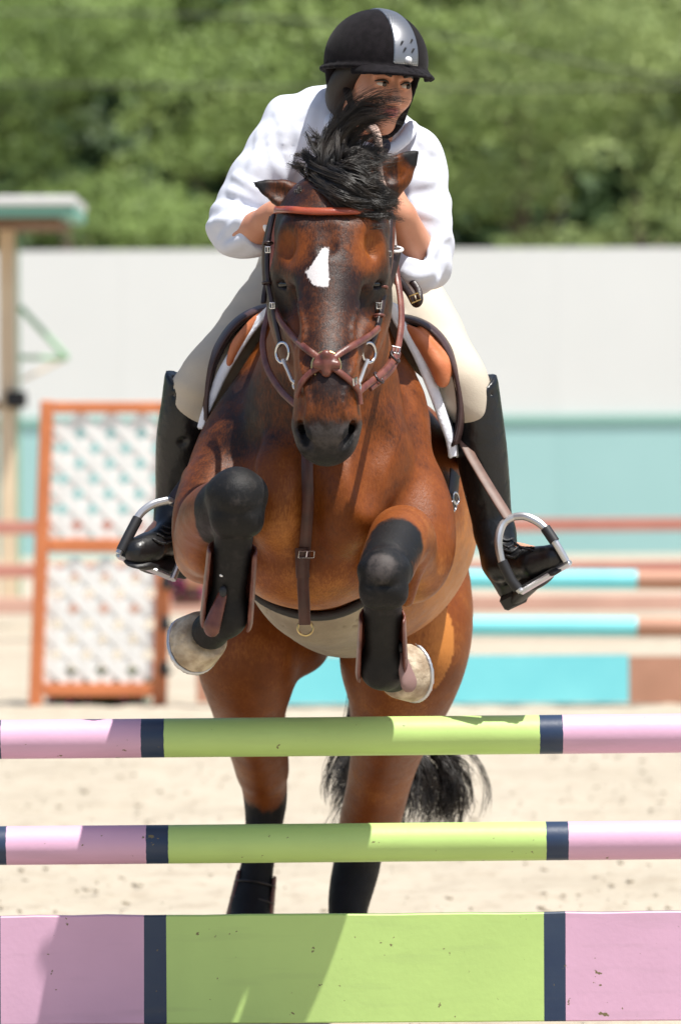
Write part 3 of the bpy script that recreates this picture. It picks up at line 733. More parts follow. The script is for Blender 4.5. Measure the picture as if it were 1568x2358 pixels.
# brow and orbits
for s, ex, ey in ((-1, 664, 622), (1, 854, 622)):
    H.rc(W(ex-s*14, ey-30, -.515), W(ex+s*2, ey-2, -.50), .030, .031, k=.022)
    H.el(W(ex-s*1, ey+22, -.495), (.030, .033, .025), k=.018)
    H.rc(W(ex-s*18, ey+60, -.565), W(ex-s*26, ey+150, -.62), .012, .010, k=.05, mode='s')
    H.el(W(ex-s*22, ey-78, -.53), (.034, .03, .045), k=.04)                                                         # temple muscle
    H.el(W(ex+s*2, ey-58, -.555), (.014, .012, .024), k=.035, mode='s')                                               # hollow above the eye
    H.rc(W(ex-s*8, ey+130, -.55), W(ex-s*40, ey+190, -.62), .012, .012, k=.03)                                        # facial crest
    H.el(W(ex+s*3, ey+31, -.522), (.022, .020, .011), k=.010, mode='s')                                               # eye opening
H.rc(W(758, 530, -.60), W(756, 570, -.605), .006, .006, k=.03, mode='s')
# muzzle
H.chain([Q(754, 910, -.665, .046), Q(753, 965, -.69, .051), Q(752, 1000, -.685, .054)], k=.04)
H.el(W(752, 1022, -.665), (.052, .06, .042), k=.03)
H.el(W(756, 1040, -.63), (.040, .05, .028), k=.02)
for s, nx in ((-1, 702), (1, 802)):
    H.rc(W(nx+s*5, 978, -.70), W(nx-s*8, 1028, -.715), .022, .018, k=.012)
    H.rc(W(nx-s*10, 962, -.72), W(nx-s*18, 1000, -.74), .018, .016, k=.02)
    H.rc(W(nx+s*5, 984, -.730), W(nx-s*11, 1030, -.742), .0160, .0110, k=.005, mode='s')
    H.rc(W(nx+s*4, 990, -.70), W(nx-s*6, 1020, -.70), .016, .012, k=.006, mode='s')
H.rc(W(735, 1040, -.72), W(775, 1040, -.72), .005, .005, k=.012, mode='s')
# ears, cupped
def ear(base, mid, tip, w, nrm, inner):
    E = [(W(*base), w), (W(*mid), w*.84), (W(*mid)*.5+W(*tip)*.5, w*.50), (W(*mid)*.2+W(*tip)*.8, w*.22), (W(*tip), .002)]
    for i in range(4): H.rc(E[i][0], E[i+1][0], E[i][1], E[i+1][1], k=.02 if i == 0 else .004, flat=(nrm, .55))
    b, m_, t = W(*base), W(*mid), W(*tip); o = np.asarray(inner)
    H.chain([(b*.12+m_*.88+o, w*.44), (m_*.7+t*.3+o, w*.34), (m_*.2+t*.8+o*.7, .004)], k=.008, flat=(nrm, .7), mode='s')
ear((690, 462, -.36), (650, 445, -.36), (583, 420, -.36), .038, (.1, -1, .25), (-.002, -.019, .001))
ear((866, 446, -.36), (912, 398, -.36), (963, 346, -.36), .046, (.25, -1, .1), (-.004, -.022, .002))
# skin folds above the raised forelegs
for pts, r in (([(432, 1100), (452, 1082), (490, 1078), (530, 1092), (560, 1112)], .007), ([(885, 1196), (925, 1172), (962, 1180), (980, 1215)], .007)):
    P = []
    for (a, b) in pts:
        p, n = T.trace(a, b)
        if p is None: p, n = H.trace(a, b)
        if p is not None: P.append((p+n*.004, r))
    H.chain(P, k=.014)
for pts, r in (([(1062, 1400), (1040, 1450), (1000, 1478), (950, 1486)], .010), ([(580, 1010), (560, 1100), (590, 1180)], .012), ([(880, 1000), (850, 1080), (852, 1150)], .012)):
    P = [(p+n*.016, r) for p, n in (T.trace(a, b) for a, b in pts) if p is not None]
    if len(P) > 1: H.chain(P, k=.05, mode='s')

for s, ex, ey in ((-1, 662, 640), (1, 856, 640)):   # lids
    H.chain([(W(ex-s*20, ey+14, -.535), .003), (W(ex-s*6, ey, -.530), .0055), (W(ex+s*12, ey+6, -.515), .005)], k=.008)
    H.chain([(W(ex-s*20, ey+18, -.535), .003), (W(ex-s*4, ey+29, -.528), .0045), (W(ex+s*12, ey+24, -.515), .004)], k=.008)
for pts, r, Fd in (([(688, 700), (700, 760), (693, 820), (702, 870)], .0032, H), ([(826, 700), (812, 760), (820, 820), (806, 868)], .0032, H), ([(700, 880), (712, 930), (706, 965)], .0035, H), ([(800, 880), (790, 930), (796, 962)], .0035, H)):
    P = [(p, r) for p, n in (Fd.trace(a, b) for a, b in pts) if p is not None]
    if len(P) > 1: H.chain(P, k=.010)
def axis_pts(parts):
    out = []
    for a, b, h in parts: out += list(np.arange(a, b, h))
    return np.array(out+[parts[-1][1]])
AX = [axis_pts([(-.42, .42, .0052)]), axis_pts([(-.86, -.34, .0048), (-.34, .1, .0065), (.1, 1.8, .012)]), axis_pts([(.0, .9, .0068), (.9, 2.18, .0052)])]
horse, HV = sculpt('horse', H.ev, None, None, None, M['coat'], axes=AX, smooth_it=1,
    label='bay horse with a white forehead star leaping towards the viewer over striped poles', cat='horse')
# coat colours per vertex: R black points, G white star, B warmth of the brown plus painted chest shade, A dusty grey and highlights
def seg_d(P, a, b):
    a = np.asarray(a); b = np.asarray(b); ba = b-a
    h = np.clip(((P-a)@ba)/np.dot(ba, ba), 0, 1); return np.linalg.norm(P-a-h[:, None]*ba, axis=1)
def sst(x, a, b):
    t = np.clip((x-a)/(b-a), 0, 1); return t*t*(3-2*t)
PX = project(HV)
blk = np.zeros(len(HV))
for a, b, r0, r1 in (((548, 1150, -.62), (522, 1420, -.50), .115, .085), ((522, 1420, -.50), (482, 1470, -.42), .10, .08), ((500, 1190, -.45), (546, 1150, -.62), .085, .05),
                     ((884, 1330, -.58), (878, 1538, -.42), .085, .07), ((878, 1538, -.42), (925, 1560, -.35), .10, .08), ((912, 1250, -.46), (884, 1318, -.58), .080, .040),
                     ((614, 1850, 1.47), (590, 2010, 1.39), .13, .055), ((590, 2010, 1.39), (566, 2220, 1.25), .12, .1),
                     ((824, 1975, 1.46), (804, 2100, 1.41), .10, .08), ((804, 2100, 1.41), (804, 2300, 1.25), .12, .1)):
    blk = np.maximum(blk, 1-sst(seg_d(HV, W(*a), W(*b)), r1, r0))
mz = sst(PX[:, 1], 945, 1000)*(HV[:, 1] < -.55); blk = np.maximum(blk, .74*mz)
hd = (HV[:, 1] < -.33) & (PX[:, 1] < 1070) & (np.abs(PX[:, 0]-757) < 160)
eyes = np.zeros(len(HV))
for ex, ey in ((659, 655), (858, 655)): eyes = np.maximum(eyes, 1-sst(np.linalg.norm(HV-W(ex, ey, -.51), axis=1), .028, .06))
blk = np.maximum(blk, eyes*.6)
eart = np.zeros(len(HV))
for tp in ((585, 421, -.36), (958, 350, -.36)): eart = np.maximum(eart, 1-sst(np.linalg.norm(HV-W(*tp), axis=1), .01, .065))
blk = np.maximum(blk, eart*.9)
poly = [(751, 570), (757, 573), (754, 600), (756, 621), (758, 643), (751, 661), (723, 656), (704, 628), (722, 606), (735, 586), (741, 574)]
inside = np.zeros(len(HV), bool)
for i in range(len(poly)):
    x1, y1 = poly[i]; x2, y2 = poly[i-1]
    c = ((y1 > PX[:, 1]) != (y2 > PX[:, 1])) & (PX[:, 0] < (x2-x1)*(PX[:, 1]-y1)/(y2-y1+1e-9)+x1)
    inside ^= c
star = (inside & hd & (HV[:, 1] < -.5)).astype(float)*.95
star = np.where(hd & ~inside & (HV[:, 1] < -.5), .42*(1-sst(np.min([np.hypot(PX[:, 0]-x, PX[:, 1]-y) for x, y in catmull([(a, b) for a, b in poly], 5, True)], 0), 1, 7)), star)
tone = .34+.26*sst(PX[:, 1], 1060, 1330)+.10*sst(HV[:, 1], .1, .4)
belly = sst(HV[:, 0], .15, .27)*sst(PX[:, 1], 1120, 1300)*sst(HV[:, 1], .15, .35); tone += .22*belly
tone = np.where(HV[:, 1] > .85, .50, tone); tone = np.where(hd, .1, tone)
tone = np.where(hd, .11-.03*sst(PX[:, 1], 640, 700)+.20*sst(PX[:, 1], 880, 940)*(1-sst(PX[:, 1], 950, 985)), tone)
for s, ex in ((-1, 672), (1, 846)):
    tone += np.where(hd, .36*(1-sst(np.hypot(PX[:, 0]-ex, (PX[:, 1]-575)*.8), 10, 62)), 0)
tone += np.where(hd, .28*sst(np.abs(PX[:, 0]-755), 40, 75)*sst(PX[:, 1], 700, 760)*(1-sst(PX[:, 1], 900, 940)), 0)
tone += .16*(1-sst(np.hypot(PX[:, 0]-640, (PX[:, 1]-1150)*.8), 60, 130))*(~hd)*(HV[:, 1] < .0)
tone -= .20*(1-sst(np.hypot(PX[:, 0]-600, PX[:, 1]-960), 60, 170))*(~hd)*(HV[:, 1] < .2)  # shade on the left of the chest, painted into the coat
tone -= .12*(1-sst(np.hypot(PX[:, 0]-740, (PX[:, 1]-1250)), 30, 90))*(~hd)*(HV[:, 1] < .2)  # shade at the middle of the chest, also put into the tone
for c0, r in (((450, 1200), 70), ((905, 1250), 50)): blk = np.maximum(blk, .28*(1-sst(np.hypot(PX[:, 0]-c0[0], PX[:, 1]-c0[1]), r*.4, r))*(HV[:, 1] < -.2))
tone = tone-.10*(~hd)*(HV[:, 1] < .6)*sst(PX[:, 0], 700, 420)*(1-sst(PX[:, 1], 1180, 1300))  # left side of the front darkened as if shaded
dust_highlight = np.zeros(len(HV))
dust_highlight = np.maximum(dust_highlight, mz*(1-.7*sst(PX[:, 1], 1015, 1050))*.70)  # grey muzzle, its upper part paler as a painted highlight
for a, b, c, d in ((698, 986, 711, 1026), (808, 986, 794, 1026)):
    nd = 1-sst(np.hypot(PX[:, 0]-(a+c)/2, (PX[:, 1]-(b+d)/2)*.55), 9, 15); nd = nd*(HV[:, 1] < -.55); dust_highlight = dust_highlight*(1-nd); blk = np.maximum(blk, nd)
for (a, b, Y, r, v) in ((546, 1135, -.68, .05, .35), (875, 1305, -.63, .055, .75), (885, 1365, -.60, .02, .6), (470, 1160, -.45, .07, .35), (925, 1240, -.40, .06, .45)): dust_highlight = np.maximum(dust_highlight, v*(1-sst(np.linalg.norm(HV-W(a, b, Y), axis=1), r*.4, r)))  # dusty knees and forearms, with their highlights painted in
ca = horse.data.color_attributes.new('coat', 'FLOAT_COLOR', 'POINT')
ca.data.foreach_set('color', np.stack([blk, star, np.clip(tone, 0, 1), dust_highlight], 1).astype(np.float32).ravel())

# eyes
for s, ex, ey in ((-1, 662, 655), (1, 856, 655)):
    F = Field(); F.el(W(ex+s*2, ey, -.497), (.024, .024, .020))
    c = W(ex+s*2, ey, -.495)
    sculpt('eye', F.ev, c-.03, c+.03, .003, M['eye'], parent=horse)
# hooves: a tapered wall with a flat sole
def hoof(coronet, toe_dir, sole_n, r, h, name='hoof'):
    c = np.asarray(coronet, float); sn = np.asarray(sole_n, float); sn /= np.linalg.norm(sn)
    td = np.asarray(toe_dir, float); td -= sn*np.dot(td, sn); td /= np.linalg.norm(td)
    F = Field(); F.rc(c-sn*.03, c+sn*(h+.05), r*.80, r*1.22, k=.01); F.rc(c+td*r*.30, c+td*r*.62+sn*(h+.04), r*.6, r*.8, k=.03)
    F.half(c+sn*h, sn, k=.004); F.half(c, -sn, k=.01)
    F.rc(c-td*r*1.2+sn*h, c-td*r*.3+sn*(h+.01), r*.28, r*.1, k=.01, mode='s')
    R = r*2.0
    o, V = sculpt(name, F.ev, c+sn*h/2-R, c+sn*h/2+R, .0045, M['hoof'], parent=horse, smooth_it=1)
    # shoe: a flat iron rim under the wall
    G = Field(); G.rc(c-sn*.03, c+sn*(h+.05), r*.80, r*1.22, k=.01); G.rc(c+td*r*.30, c+td*r*.62+sn*(h+.04), r*.6, r*.8, k=.03)
    G.half(c+sn*(h+.010), sn, k=.002); G.half(c+sn*(h+.0015), -sn, k=.002)
    G.el(c+sn*h-td*r*.35, (r*.8, r*.8, r*.8), k=.004, mode='s')
    sculpt('horseshoe', G.ev, c+sn*h-R, c+sn*h+R, .004, M['dull_metal'], parent=o)
H.rc(W(484, 1454, -.42), W(478, 1456, -.40), .050, .052, k=.02); H.el(W(486, 1455, -.455), (.056, .034, .054), k=.015)
H.el(W(900, 1548, -.385), (.050, .034, .056), k=.015)
hoof(W(478, 1457, -.405), (-.6, .0, -.8), (-.52, .70, -.42), .062, .055)
hoof(W(906, 1547, -.335), (.5, .0, -.8), (.62, .78, .02), .058, .055)
hoof(W(566, 2225, 1.24), (0, -1, 0), (0, -.25, -1), .058, .075)
hoof(W(804, 2280, 1.22), (0, -1, 0), (0, -.25, -1), .058, .06)
# ------------------------------------------------------------------ straps laid over implicit bodies
def on(F, px, py, off=.003, fall=None):
    p, n = F.trace(px, py)
    if p is None: p = W(px, py, fall if fall is not None else -.4); n = np.array([0, -1., 0])
    return p+n*off, n
def ribbon(name, P, Nn, width, thick, mt, parent, n=6, closed=False, round_=False, **kw):
    """strap of flat section following points P whose faces look along Nn"""
    A = catmull([np.concatenate([p, q]) for p, q in zip(P, Nn)], n, closed)
    P2 = A[:, :3]; N2 = A[:, 3:]/(np.linalg.norm(A[:, 3:], axis=1)[:, None]+1e-9); k = len(P2)
    wd = width if hasattr(width, '__len__') else [width]*k
    if len(wd) != k: wd = np.interp(np.linspace(0, 1, k), np.linspace(0, 1, len(wd)), wd)
    V = []; prof = [(-1, -.4), (-.86, -1), (.86, -1), (1, -.4), (1, .4), (.86, 1), (0, 1.35), (-.86, 1), (-1, .4)] if not round_ else [(math.cos(a), math.sin(a)) for a in np.linspace(0, 2*math.pi, 9)[:-1]]
    m = len(prof)
    for i in range(k):
        T_ = P2[(i+1) % k if closed else min(i+1, k-1)]-P2[i-1 if (closed or i > 0) else 0]; T_ = T_/(np.linalg.norm(T_)+1e-9)
        S = np.cross(T_, N2[i]); S /= np.linalg.norm(S)+1e-9; Nq = np.cross(S, T_)
        for a, b in prof: V.append(P2[i]+S*a*wd[i]/2+Nq*b*thick/2)
    F = [(i*m+j, i*m+(j+1) % m, ((i+1) % k)*m+(j+1) % m, ((i+1) % k)*m+j) for i in range(k if closed else k-1) for j in range(m)]
    if not closed: F += [tuple(range(m-1, -1, -1)), tuple((k-1)*m+j for j in range(m))]
    me = bpy.data.meshes.new(name); me.from_pydata([tuple(v) for v in V], [], F)
    o = link(name, me, mt, parent, **kw); me.set_sharp_from_angle(angle=math.radians(55)); return o
def strap_on(name, F, pix, width, thick, mt, parent, off=.003, fall=None, **kw):
    L = [on(F, *p, off=off+thick/2, fall=fall) for p in pix]
    return ribbon(name, [a for a, b in L], [b for a, b in L], width, thick, mt, parent, **kw)
def ring(name, c, nrm, r, rad, mt, parent, sx=1., up=(0, 0, 1), squash=1.):
    c = np.asarray(c, float); nrm = np.asarray(nrm, float); nrm /= np.linalg.norm(nrm)
    u = np.cross(up, nrm); u /= np.linalg.norm(u); v = np.cross(nrm, u)
    mb = MB(); pts = [c+u*math.cos(a)*r*squash+v*math.sin(a)*r for a in np.linspace(0, 2*math.pi, 25)]
    mb.tube(pts, rad, 8, cap=False); return mb.build(name, mt, parent, sharp=0)
def buckle(c, n, T_, w_, h_, mt, parent):
    c = np.asarray(c); n = np.asarray(n)/np.linalg.norm(n); T_ = T_-n*np.dot(T_, n); T_ /= np.linalg.norm(T_); S = np.cross(T_, n)
    P = [c+S*a*w_/2+T_*b*h_/2 for a, b in ((-1, -1), (1, -1), (1, 1), (-1, 1), (-1, -1))]
    mb = MB(); mb.tube(P, .0020, 6); mb.tube([c-T_*h_/2, c+T_*h_/2+n*.002], .0014, 6); mb.build('buckle', mt, parent)
Lb, Lr, Ld = M['leather_brown'], M['leather_red'], M['leather_dark']
# ------------------------------------------------------------------ saddle pad, saddle, girth
def region(base, off0, off1, F2, lo, hi, h, name, mt, parent=None, **kw):
    """shell between two offsets of the trunk, limited to the field F2"""
    def ev(P, c=None, R=None):
        d = base.ev(P, c, R); e = F2.ev(P)
        s = np.maximum(d-off1, off0-d); k = .008
        hh = np.maximum(k-np.abs(s-e), 0)/k; return np.maximum(s, e)+hh*hh*k*.25
    return sculpt(name, ev, lo, hi, h, mt, parent, smooth_it=1, **kw)
def slab(P1, n1, P2, n2, zlo=None, side=None):
    F = Field(); F.el((0, .5, 1.3), (3, 3, 3), k=.001); F.half(P1, n1, k=.012); F.half(P2, n2, k=.012)
    if zlo is not None: F.half((0, 0, zlo), (0, 0, -1), k=.03)
    if side is not None: F.half((0, 0, 0), (-side, 0, 0), k=.01)
    return F
def loft(name, curves, thick, mt, parent, nu=28, nv=5):
    C = []
    for c in curves:
        c = catmull(c, 8); L = np.concatenate([[0], np.cumsum(np.linalg.norm(np.diff(c, axis=0), axis=1))]); u = np.linspace(0, L[-1], nu)
        C.append(np.stack([np.interp(u, L, c[:, i]) for i in range(3)], 1))
    Gd = np.array([catmull([c[i] for c in C], nv) for i in range(nu)])          # nu x m x 3
    m = Gd.shape[1]
    du = np.gradient(Gd, axis=0); dv = np.gradient(Gd, axis=1); N = np.cross(du, dv); N /= np.linalg.norm(N, axis=2)[:, :, None]+1e-9
    A = Gd+N*thick/2; B = Gd-N*thick/2
    V = np.concatenate([A.reshape(-1, 3), B.reshape(-1, 3)]); n = nu*m; F = []
    for i in range(nu-1):
        for j in range(m-1):
            a = i*m+j; F.append((a, a+m, a+m+1, a+1)); F.append((n+a, n+a+1, n+a+m+1, n+a+m))
    rim = [(i, 0) for i in range(nu)]+[(nu-1, j) for j in range(1, m)]+[(i, m-1) for i in range(nu-2, -1, -1)]+[(0, j) for j in range(m-2, 0, -1)]
    R_ = [i*m+j for i, j in rim]
    # rounded rim: an extra loop pushed outwards
    cen = Gd[nu//2, m//2]; base = len(V); ex = []
    for (i, j) in rim:
        o = np.zeros(3)
        if j == 0: o = o-dv[i, j]/(np.linalg.norm(dv[i, j])+1e-9)
        if j == m-1: o = o+dv[i, j]/(np.linalg.norm(dv[i, j])+1e-9)
        if i == 0: o = o-du[i, j]/(np.linalg.norm(du[i, j])+1e-9)
        if i == nu-1: o = o+du[i, j]/(np.linalg.norm(du[i, j])+1e-9)
        ex.append(Gd[i, j]+o/(np.linalg.norm(o)+1e-9)*thick*.4)
    V = np.concatenate([V, np.array(ex)]); k = len(rim)
    for q in range(k):
        a, b = R_[q], R_[(q+1) % k]; e, f = base+q, base+(q+1) % k
        F.append((a, e, f, b)); F.append((n+b, f, e, n+a))
    me = bpy.data.meshes.new(name); me.from_pydata([tuple(v) for v in V], [], F)
    return link(name, me, mt, parent)
def limb(px, py, out=.008, y0=-.1, y1=.45):
    """point just outside the trunk where the sight line grazes it"""
    Ys = np.linspace(y0, y1, 45); P = np.array([W(px, py, y) for y in Ys]); d = T.ev(P); i = int(np.argmin(d)); p = P[i]
    if d[i] < out: p = p+T.grad(p[None])[0]*(out-d[i])
    return p
pad = empty('saddle_pad', 'white quilted pad showing as a curved strip under the saddle', 'saddle pad', loc=(0, .4, 1.6))
saddle = empty('saddle', 'dark brown jumping saddle with tan knee rolls on the white pad', 'saddle', loc=(0, .45, 1.75))
PE = {-1: [(626, 712), (600, 742), (572, 778), (545, 820), (520, 862), (500, 905), (480, 948), (466, 985)],
      1: [(888, 700), (906, 735), (930, 775), (955, 822), (976, 870), (996, 920), (1014, 970), (1030, 1015), (1036, 1052)]}
PO = {-1: [(620, 706), (592, 732), (562, 768), (534, 810), (509, 852), (489, 897), (470, 945), (459, 985)],
      1: [(900, 698), (924, 732), (950, 772), (976, 822), (996, 870), (1014, 920), (1030, 970), (1044, 1015), (1048, 1048)]}
FO = {-1: [(626, 704), (592, 712), (556, 730), (528, 756), (504, 792), (486, 832), (476, 872), (471, 915), (470, 965)],
      1: [(914, 728), (948, 733), (984, 748), (1014, 774), (1036, 808), (1052, 850), (1062, 896), (1066, 940), (1062, 985), (1052, 1020)]}
KR = {-1: [(614, 716, .005), (590, 738, .010), (564, 768, .012), (542, 800, .012), (528, 838, .007)],
      1: [(932, 752, .007), (962, 776, .016), (990, 812, .019), (1012, 846, .022), (1019, 878, .015)]}
UF = {-1: [(600, 738), (565, 778), (530, 826), (505, 872), (486, 925), (474, 975)], 1: [(950, 772), (980, 815), (1004, 860), (1022, 910), (1038, 965), (1046, 1025)]}
for s in (-1, 1):
    front = []
    for q, (a, b) in enumerate(PE[s]):
        p = W(a, b, .07+.005*q); e = T.ev(p[None])[0]
        if e < .006: p = p+T.grad(p[None])[0]*(.006-e)
        front.append(p)
    Yf = [p[1] for p in front]
    outer = [W(a, b, f[1]+.035) for (a, b), f in zip(PO[s], front)]
    back = [f+np.array([s*.035, .40, -.03]) for f in front]; mid = [f+np.array([s*.030, .16, -.01]) for f in front]
    loft('pad_side', [front, outer, mid, back], .010, M['pad'], pad, nu=36)
    P = [(f*.5+o*.5)+np.array([0, -.012, 0]) for f, o in zip(front, outer)]
    nm = [np.array([s*.55, -1., .2])]*len(P)
    ribbon('pad_binding', P, nm, [.012, .018, .024, .026, .026, .026, .022, .016] if s > 0 else [.012, .018, .024, .026, .026, .024, .020, .014], .010, M['pad'], pad)
    y0 = np.mean(Yf)
    f0 = [W(a, b, y0+.03) for a, b in FO[s]]
    f1 = [W(a-s*7, b+4, y0+.005) for a, b in FO[s]]; f2 = [W(a+s*2, b-2, y0+.10) for a, b in FO[s]]; f3 = [W(a-s*10, b+4, y0+.36) for a, b in FO[s]]
    loft('saddle_flap', [f1, f0, f2, f3], .0085, M['leather_saddle'], saddle, nu=36)
    i1 = [W(a-s*13, b+8, y0+.035) for a, b in FO[s]]; i2 = [W(a-s*10, b+6, y0+.03) for a, b in FO[s]]; i3 = [W(a-s*11, b+6, y0+.3) for a, b in FO[s]]
    loft('flap_lining', [i1, i2, i3], .007, Ld, saddle, nu=30)
    F = Field(); F.chain([(W(a, b, y0+.0), r) for a, b, r in KR[s]], k=.006)
    if s > 0: F.chain([(W(a+7+q*1.2, b-15-q, y0+.015), r*.8) for q, (a, b, r) in enumerate(KR[s][1:])], k=.004)
    us = [(c, r) for c, r, f, k, m in F.p]; lo = np.min([c-r for c, r in us], 0)-.02; hi = np.max([c+r for c, r in us], 0)+.02
    sculpt('knee_roll', F.ev, lo, hi, .0042, M['leather_tan'], saddle)
    u0 = [W(a, b, y0+.09) for a, b in UF[s]]; u1 = [W(a+s*14, b-4, y0+.12) for a, b in UF[s]]; u2 = [W(a+s*6, b, y0+.4) for a, b in UF[s]]
    loft('under_flap', [u0, u1, u2], .012, Ld, saddle, nu=24)
F = Field(); F.el(W(764, 742, .52), (.12, .30, .075), k=.03); F.el(W(764, 722, .26), (.085, .07, .07), k=.05); F.el(W(764, 700, .80), (.14, .07, .06), k=.05)
F.el(W(764, 690, .54), (.12, .16, .045), k=.04, mode='s')
sculpt('seat', F.ev, W(764, 742, .5)-np.array([.3, .5, .25]), W(764, 742, .5)+np.array([.3, .5, .25]), .011, M['leather_saddle'], saddle)
# belly guard girth
girth = empty('girth', 'tan belly guard girth with dark front edge around the chest', 'girth', loc=(0, .25, 1.0))
def girthfield(a, b, rad=None):
    F = Field(); ax = np.array([0, 1, -.02]); F.el((0, .3, 1.2), (2, 2, 2), k=.001)
    F.half((0, a, 1.0), -ax, k=.006); F.half((0, b, 1.0), ax, k=.006)
    F.half((0, 0, 1.62), (0, 0, 1), k=.01); F.half(W(880, 1400, .2), (1, 0, .25), k=.02); F.half(W(520, 1400, .2), (-1, 0, .3), k=.02); return F
region(T, .004, .016, girthfield(.055, .44), (-.45, -.02, .8), (.45, .55, 1.5), .0075, 'belly_guard', M['guard'], girth)
region(T, .004, .022, girthfield(.033, .055), (-.45, -.05, .8), (.45, .3, 1.5), .006, 'edging', M['guard_edge'], girth)
def girth_strap():
    P = []; 
    pts = [(1034, 1092), (1028, 1150), (1012, 1212)]
    strap_on('girth_strap', T, pts, .045, .006, M['leather_dark'], girth, off=.012)
    p, n = on(T, 1027, 1150, off=.026); ring('buckle', p, n, .014, .0025, M['steel'], girth)
    p, n = on(T, 1022, 1166, off=.026); ring('buckle', p, n, .012, .0022, M['steel'], girth)
girth_strap()
# chest strap of the martingale
mart = empty('martingale', 'brown leather martingale strap running down the chest to the girth ring', 'martingale', loc=tuple(W(700, 1060, -.4)))
def strap_pts(pix, F, off, minY=None):
    return [on(F, *p, off=off) for p in pix]
M['strap_red'] = mat('dark_red_leather', (.045, .013, .009), .4, (.075, .022, .014), 25, .1, 200)
CS = [on(T, *q, off=.020)[0] for q in ((712, 1010), (706, 1080), (700, 1160), (696, 1262), (699, 1330))]
yb = CS[-1][1]; CS += [W(700, 1385, yb+.005), W(702, 1438, yb+.02)]
ribbon('chest_strap', CS, [np.array([0, -1., 0])]*len(CS), .027, .006, M['strap_red'], mart)
ribbon('strap_end', [W(a, b, on(T, a, b, off=.027)[0][1]) for a, b in ((695, 1262), (696, 1300), (698, 1330))], [np.array([0, -1., 0])]*3, .031, .006, M['strap_red'], mart)
p, n = on(T, 696, 1263, off=.036); buckle(p, n, np.array([0, 0, 1.]), .036, .016, M['steel'], mart)
ring('ring', W(703, 1446, yb+.02), (0, -1, .1), .017, .0028, M['brass'], mart)
p, n = on(T, 703, 1462, off=.012); 
# ------------------------------------------------------------------ bridle
br = empty('bridle', 'brown leather bridle with figure-eight noseband on the horse\'s head', 'bridle', loc=tuple(W(757, 500, -.55)))
def sh(pix, F=H, off=.004): return [on(F, *p, off=off) for p in pix]
strap_on('browband', H, [(636, 484), (670, 488), (720, 491), (770, 491), (820, 490), (860, 486), (900, 482)], .017, .008, Lr, br, off=.003)
# cheek straps: at the silhouette, laid a little off the side of the head
def side_strap(name, pts, width, mt, nrm=(0, -1, 0), thick=.006, parent=br, **kw):
    P = [W(*p) for p in pts]; return ribbon(name, P, [np.asarray(nrm, float)]*len(P), width, thick, mt, parent, **kw)
side_strap('cheek_strap', [(630, 495, -.40), (619, 545, -.43), (615, 600, -.45), (617, 650, -.47), (626, 700, -.50), (636, 750, -.53), (646, 795, -.56)], .014, Ld, (-.75, -.65, 0))
side_strap('cheek_strap', [(900, 490, -.40), (897, 545, -.43), (896, 600, -.45), (889, 650, -.47), (881, 700, -.50), (870, 750, -.53), (855, 795, -.56)], .014, Ld, (.7, -.7, 0))
side_strap('throat_strap', [(626, 500, -.34), (611, 560, -.32), (609, 620, -.30), (617, 690, -.30), (640, 760, -.28)], .013, Ld, (-.8, -.6, 0))
side_strap('throat_strap', [(905, 495, -.34), (903, 560, -.34), (893, 640, -.33), (878, 700, -.32), (860, 770, -.30)], .013, Lb, (.8, -.6, 0))
side_strap('strap_end', [(617, 640, -.40), (610, 672, -.40), (607, 698, -.41)], .012, Ld, (-.3, -1, 0))
for a, b, Y in ((616, 652, -.475), (617, 560, -.45)): ring('keeper', W(a, b, Y), (0, .2, 1), .010, .003, Ld, br)
for a, b, Y in ((880, 662, -.50), (872, 727, -.53)): ring('keeper', W(a, b, Y), (0, .2, 1), .011, .003, Lb, br)
for a, b, Y in ((617, 575, -.47), (627, 704, -.52), (895, 585, -.47), (872, 704, -.52)): buckle(W(a, b, Y), np.array([0, -1., 0]), np.array([0, 0, 1.]), .010, .012, M['steel'], br)
# figure-eight noseband
strap_on('noseband_strap', H, [(641, 716), (655, 745), (680, 780), (705, 803), (730, 823), (744, 834)], .015, .007, Lb, br)
strap_on('noseband_strap', H, [(866, 756), (845, 775), (815, 796), (785, 814), (762, 832)], .015, .007, Lb, br)
strap_on('noseband_strap', H, [(738, 848), (716, 863), (698, 885), (689, 912)], .014, .007, Lb, br)
strap_on('noseband_strap', H, [(764, 848), (786, 865), (808, 885), (820, 905), (824, 932)], .014, .007, Lb, br)
p, n = on(H, 751, 838, off=.004)
F = Field(); F.el(p, (.026, .012, .024), k=.01); F.rc(p+np.array([0, -.008, .018]), p+np.array([0, -.008, -.020]), .011, .011, k=.006); F.rc(p+np.array([-.020, -.006, -.004]), p+np.array([.022, -.006, -.004]), .010, .010, k=.006)
F.rc(p+np.array([-.03, -.02, .008]), p+np.array([.03, -.02, .008]), .0015, .0015, k=.006, mode='s')
sculpt('noseband_knot', F.ev, p-.05, p+.05, .0030, Lb, br)
ring('ring', p+np.array([0, .004, -.005]), (0, -1, .2), .031, .0025, M['brass'], br)
p, n = on(H, 808, 878, off=.010); buckle(p, n, np.array([.5, 0, -1]), .018, .014, M['steel'], br)
# bit rings and cheeks
ring('bit_ring', W(651, 812, -.58), (-.75, -.65, 0), .022, .0035, M['steel'], br, squash=1)
ring('bit_ring', W(849, 812, -.58), (.75, -.65, 0), .022, .0035, M['steel'], br, squash=1)
for P in ([(651, 828, -.59), (662, 850, -.60), (673, 876, -.61), (683, 884, -.62)], [(847, 828, -.59), (838, 850, -.60), (829, 876, -.61), (822, 886, -.62)]):
    mb = MB(); mb.tube([W(*q) for q in P], .0042, 8); mb.build('bit_cheek', M['dull_metal'], br)
ring('bit_ring', W(683, 886, -.62), (-.7, -.7, 0), .010, .003, M['steel'], br); ring('bit_ring', W(822, 890, -.62), (.7, -.7, 0), .010, .003, M['steel'], br)
